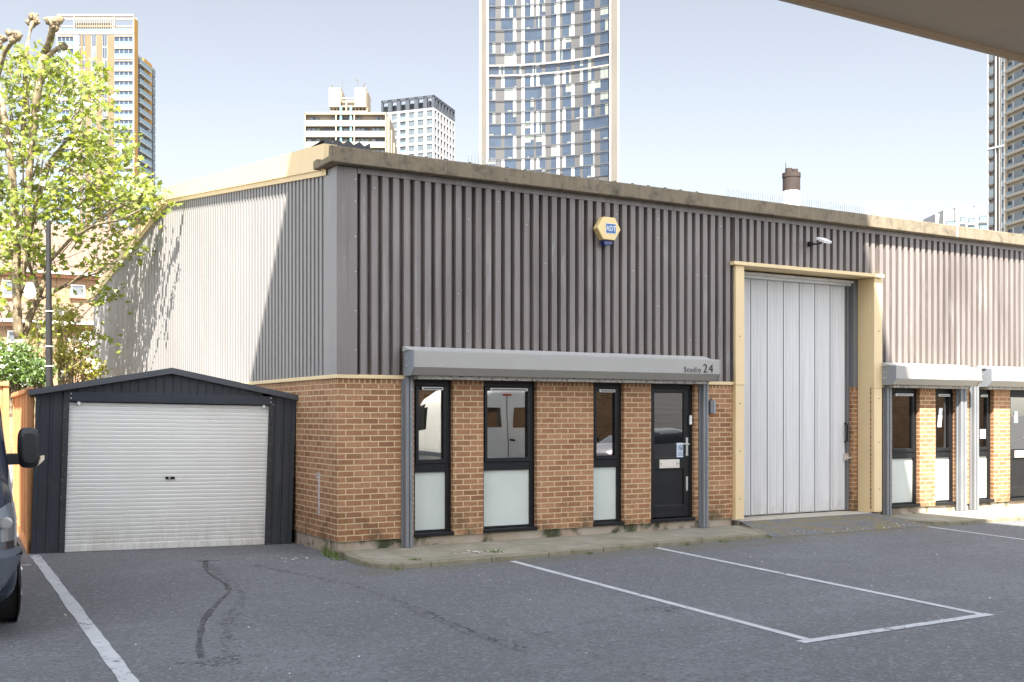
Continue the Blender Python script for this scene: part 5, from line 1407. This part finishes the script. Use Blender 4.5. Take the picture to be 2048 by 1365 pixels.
capped('window', ['tglass2', 'tbrown', 'tdark'], T5, wx, Ta); capped('balcony', ['tglass', 'balus', 'twhite', 'tglass2', 'tcream', 'twhite'], T5, bx, Tb)

# --- low white block between the roof and the right tower
P = at(1888, 830, 300); S = 300 / 2200
zz = lambda y: 1.77 + (830 - y) * S
uu = lambda px: (px - 1888) * S
T = frame(P, RT, FW)
T6 = thing('white_block', (P[0], P[1], 0), 'low white apartment block just showing over the roof at the right', 'building')
m = MB(); m.T = T
m.box(0, uu(1910), .3, 12, 0, zz(420)); m.box(uu(1910), uu(1948), -.5, 12, 0, zz(416)); m.box(uu(1948), uu(2000), -1, 12, 0, zz(413)); m.box(-1.2, 0, 3, 12, 0, zz(424))
m.build('wall', 'twhite', T6)
wx = []
for a, b, y, n in ((1892, 1909, 441, .25), (1918, 1930, 434, -.55), (1934, 1947, 436, -.55), (1954, 1976, 432, -1.05), (1954, 1976, 449, -1.05), (1918, 1930, 452, -.55), (1934, 1947, 452, -.55)):
    wx.append([(uu(a), uu(b), n, n + .1, zz(y + 10), zz(y), 0), (uu(a), uu(b), n - 1.0, n - .9, zz(y + 12), zz(y + 5), 1)])
capped('window', ['tglass2', 'balus'], T6, wx, T)

# ================================================================== LIGHT
SUN = Vector((.31, .69, -1)).normalized()
sd = bpy.data.lights.new('sun', 'SUN'); sd.energy = SUN_E; sd.angle = math.radians(.2); sd.color = (1, .95, .87)
so = bpy.data.objects.new('sun', sd); so.rotation_euler = SUN.to_track_quat('-Z', 'Y').to_euler(); so.location = (-10, -30, 40); COL.objects.link(so)
w = bpy.data.worlds.new('World'); sc.world = w; w.use_nodes = True
t = w.node_tree; bg = t.nodes['Background']
sk = t.nodes.new('ShaderNodeTexSky'); sk.sky_type = 'NISHITA'; sk.sun_disc = False
el = math.asin(-SUN.z); sk.sun_elevation = el
sk.sun_rotation = math.atan2(-SUN.x, -SUN.y)
sk.air_density = SKY_AIR; sk.dust_density = SKY_DUST; sk.ozone_density = SKY_OZ
hs = t.nodes.new('ShaderNodeHueSaturation'); hs.inputs['Saturation'].default_value = SKY_SAT; t.links.new(sk.outputs[0], hs.inputs['Color']); 
tc = t.nodes.new('ShaderNodeTexCoord'); dp = t.nodes.new('ShaderNodeVectorMath'); dp.operation = 'DOT_PRODUCT'; dp.inputs[1].default_value = (FW[0], FW[1], 0)
t.links.new(tc.outputs['Generated'], dp.inputs[0])
mr = t.nodes.new('ShaderNodeMapRange'); mr.interpolation_type = 'SMOOTHSTEP'; mr.inputs[1].default_value = -.15; mr.inputs[2].default_value = .9; mr.inputs[3].default_value = SKY_S; mr.inputs[4].default_value = SKY_N
t.links.new(dp.outputs['Value'], mr.inputs[0])
vm = t.nodes.new('ShaderNodeVectorMath'); vm.operation = 'SCALE'; t.links.new(hs.outputs[0], vm.inputs[0]); t.links.new(mr.outputs[0], vm.inputs['Scale']); t.links.new(vm.outputs[0], bg.inputs[0]); bg.inputs[1].default_value = SKY_E
sc.view_settings.view_transform = 'Standard'; sc.view_settings.look = 'None'; sc.view_settings.gamma = 1
sc.view_settings.exposure = EXPO
sc.cycles.max_bounces = 8; sc.cycles.diffuse_bounces = 4; sc.cycles.transparent_max_bounces = 12
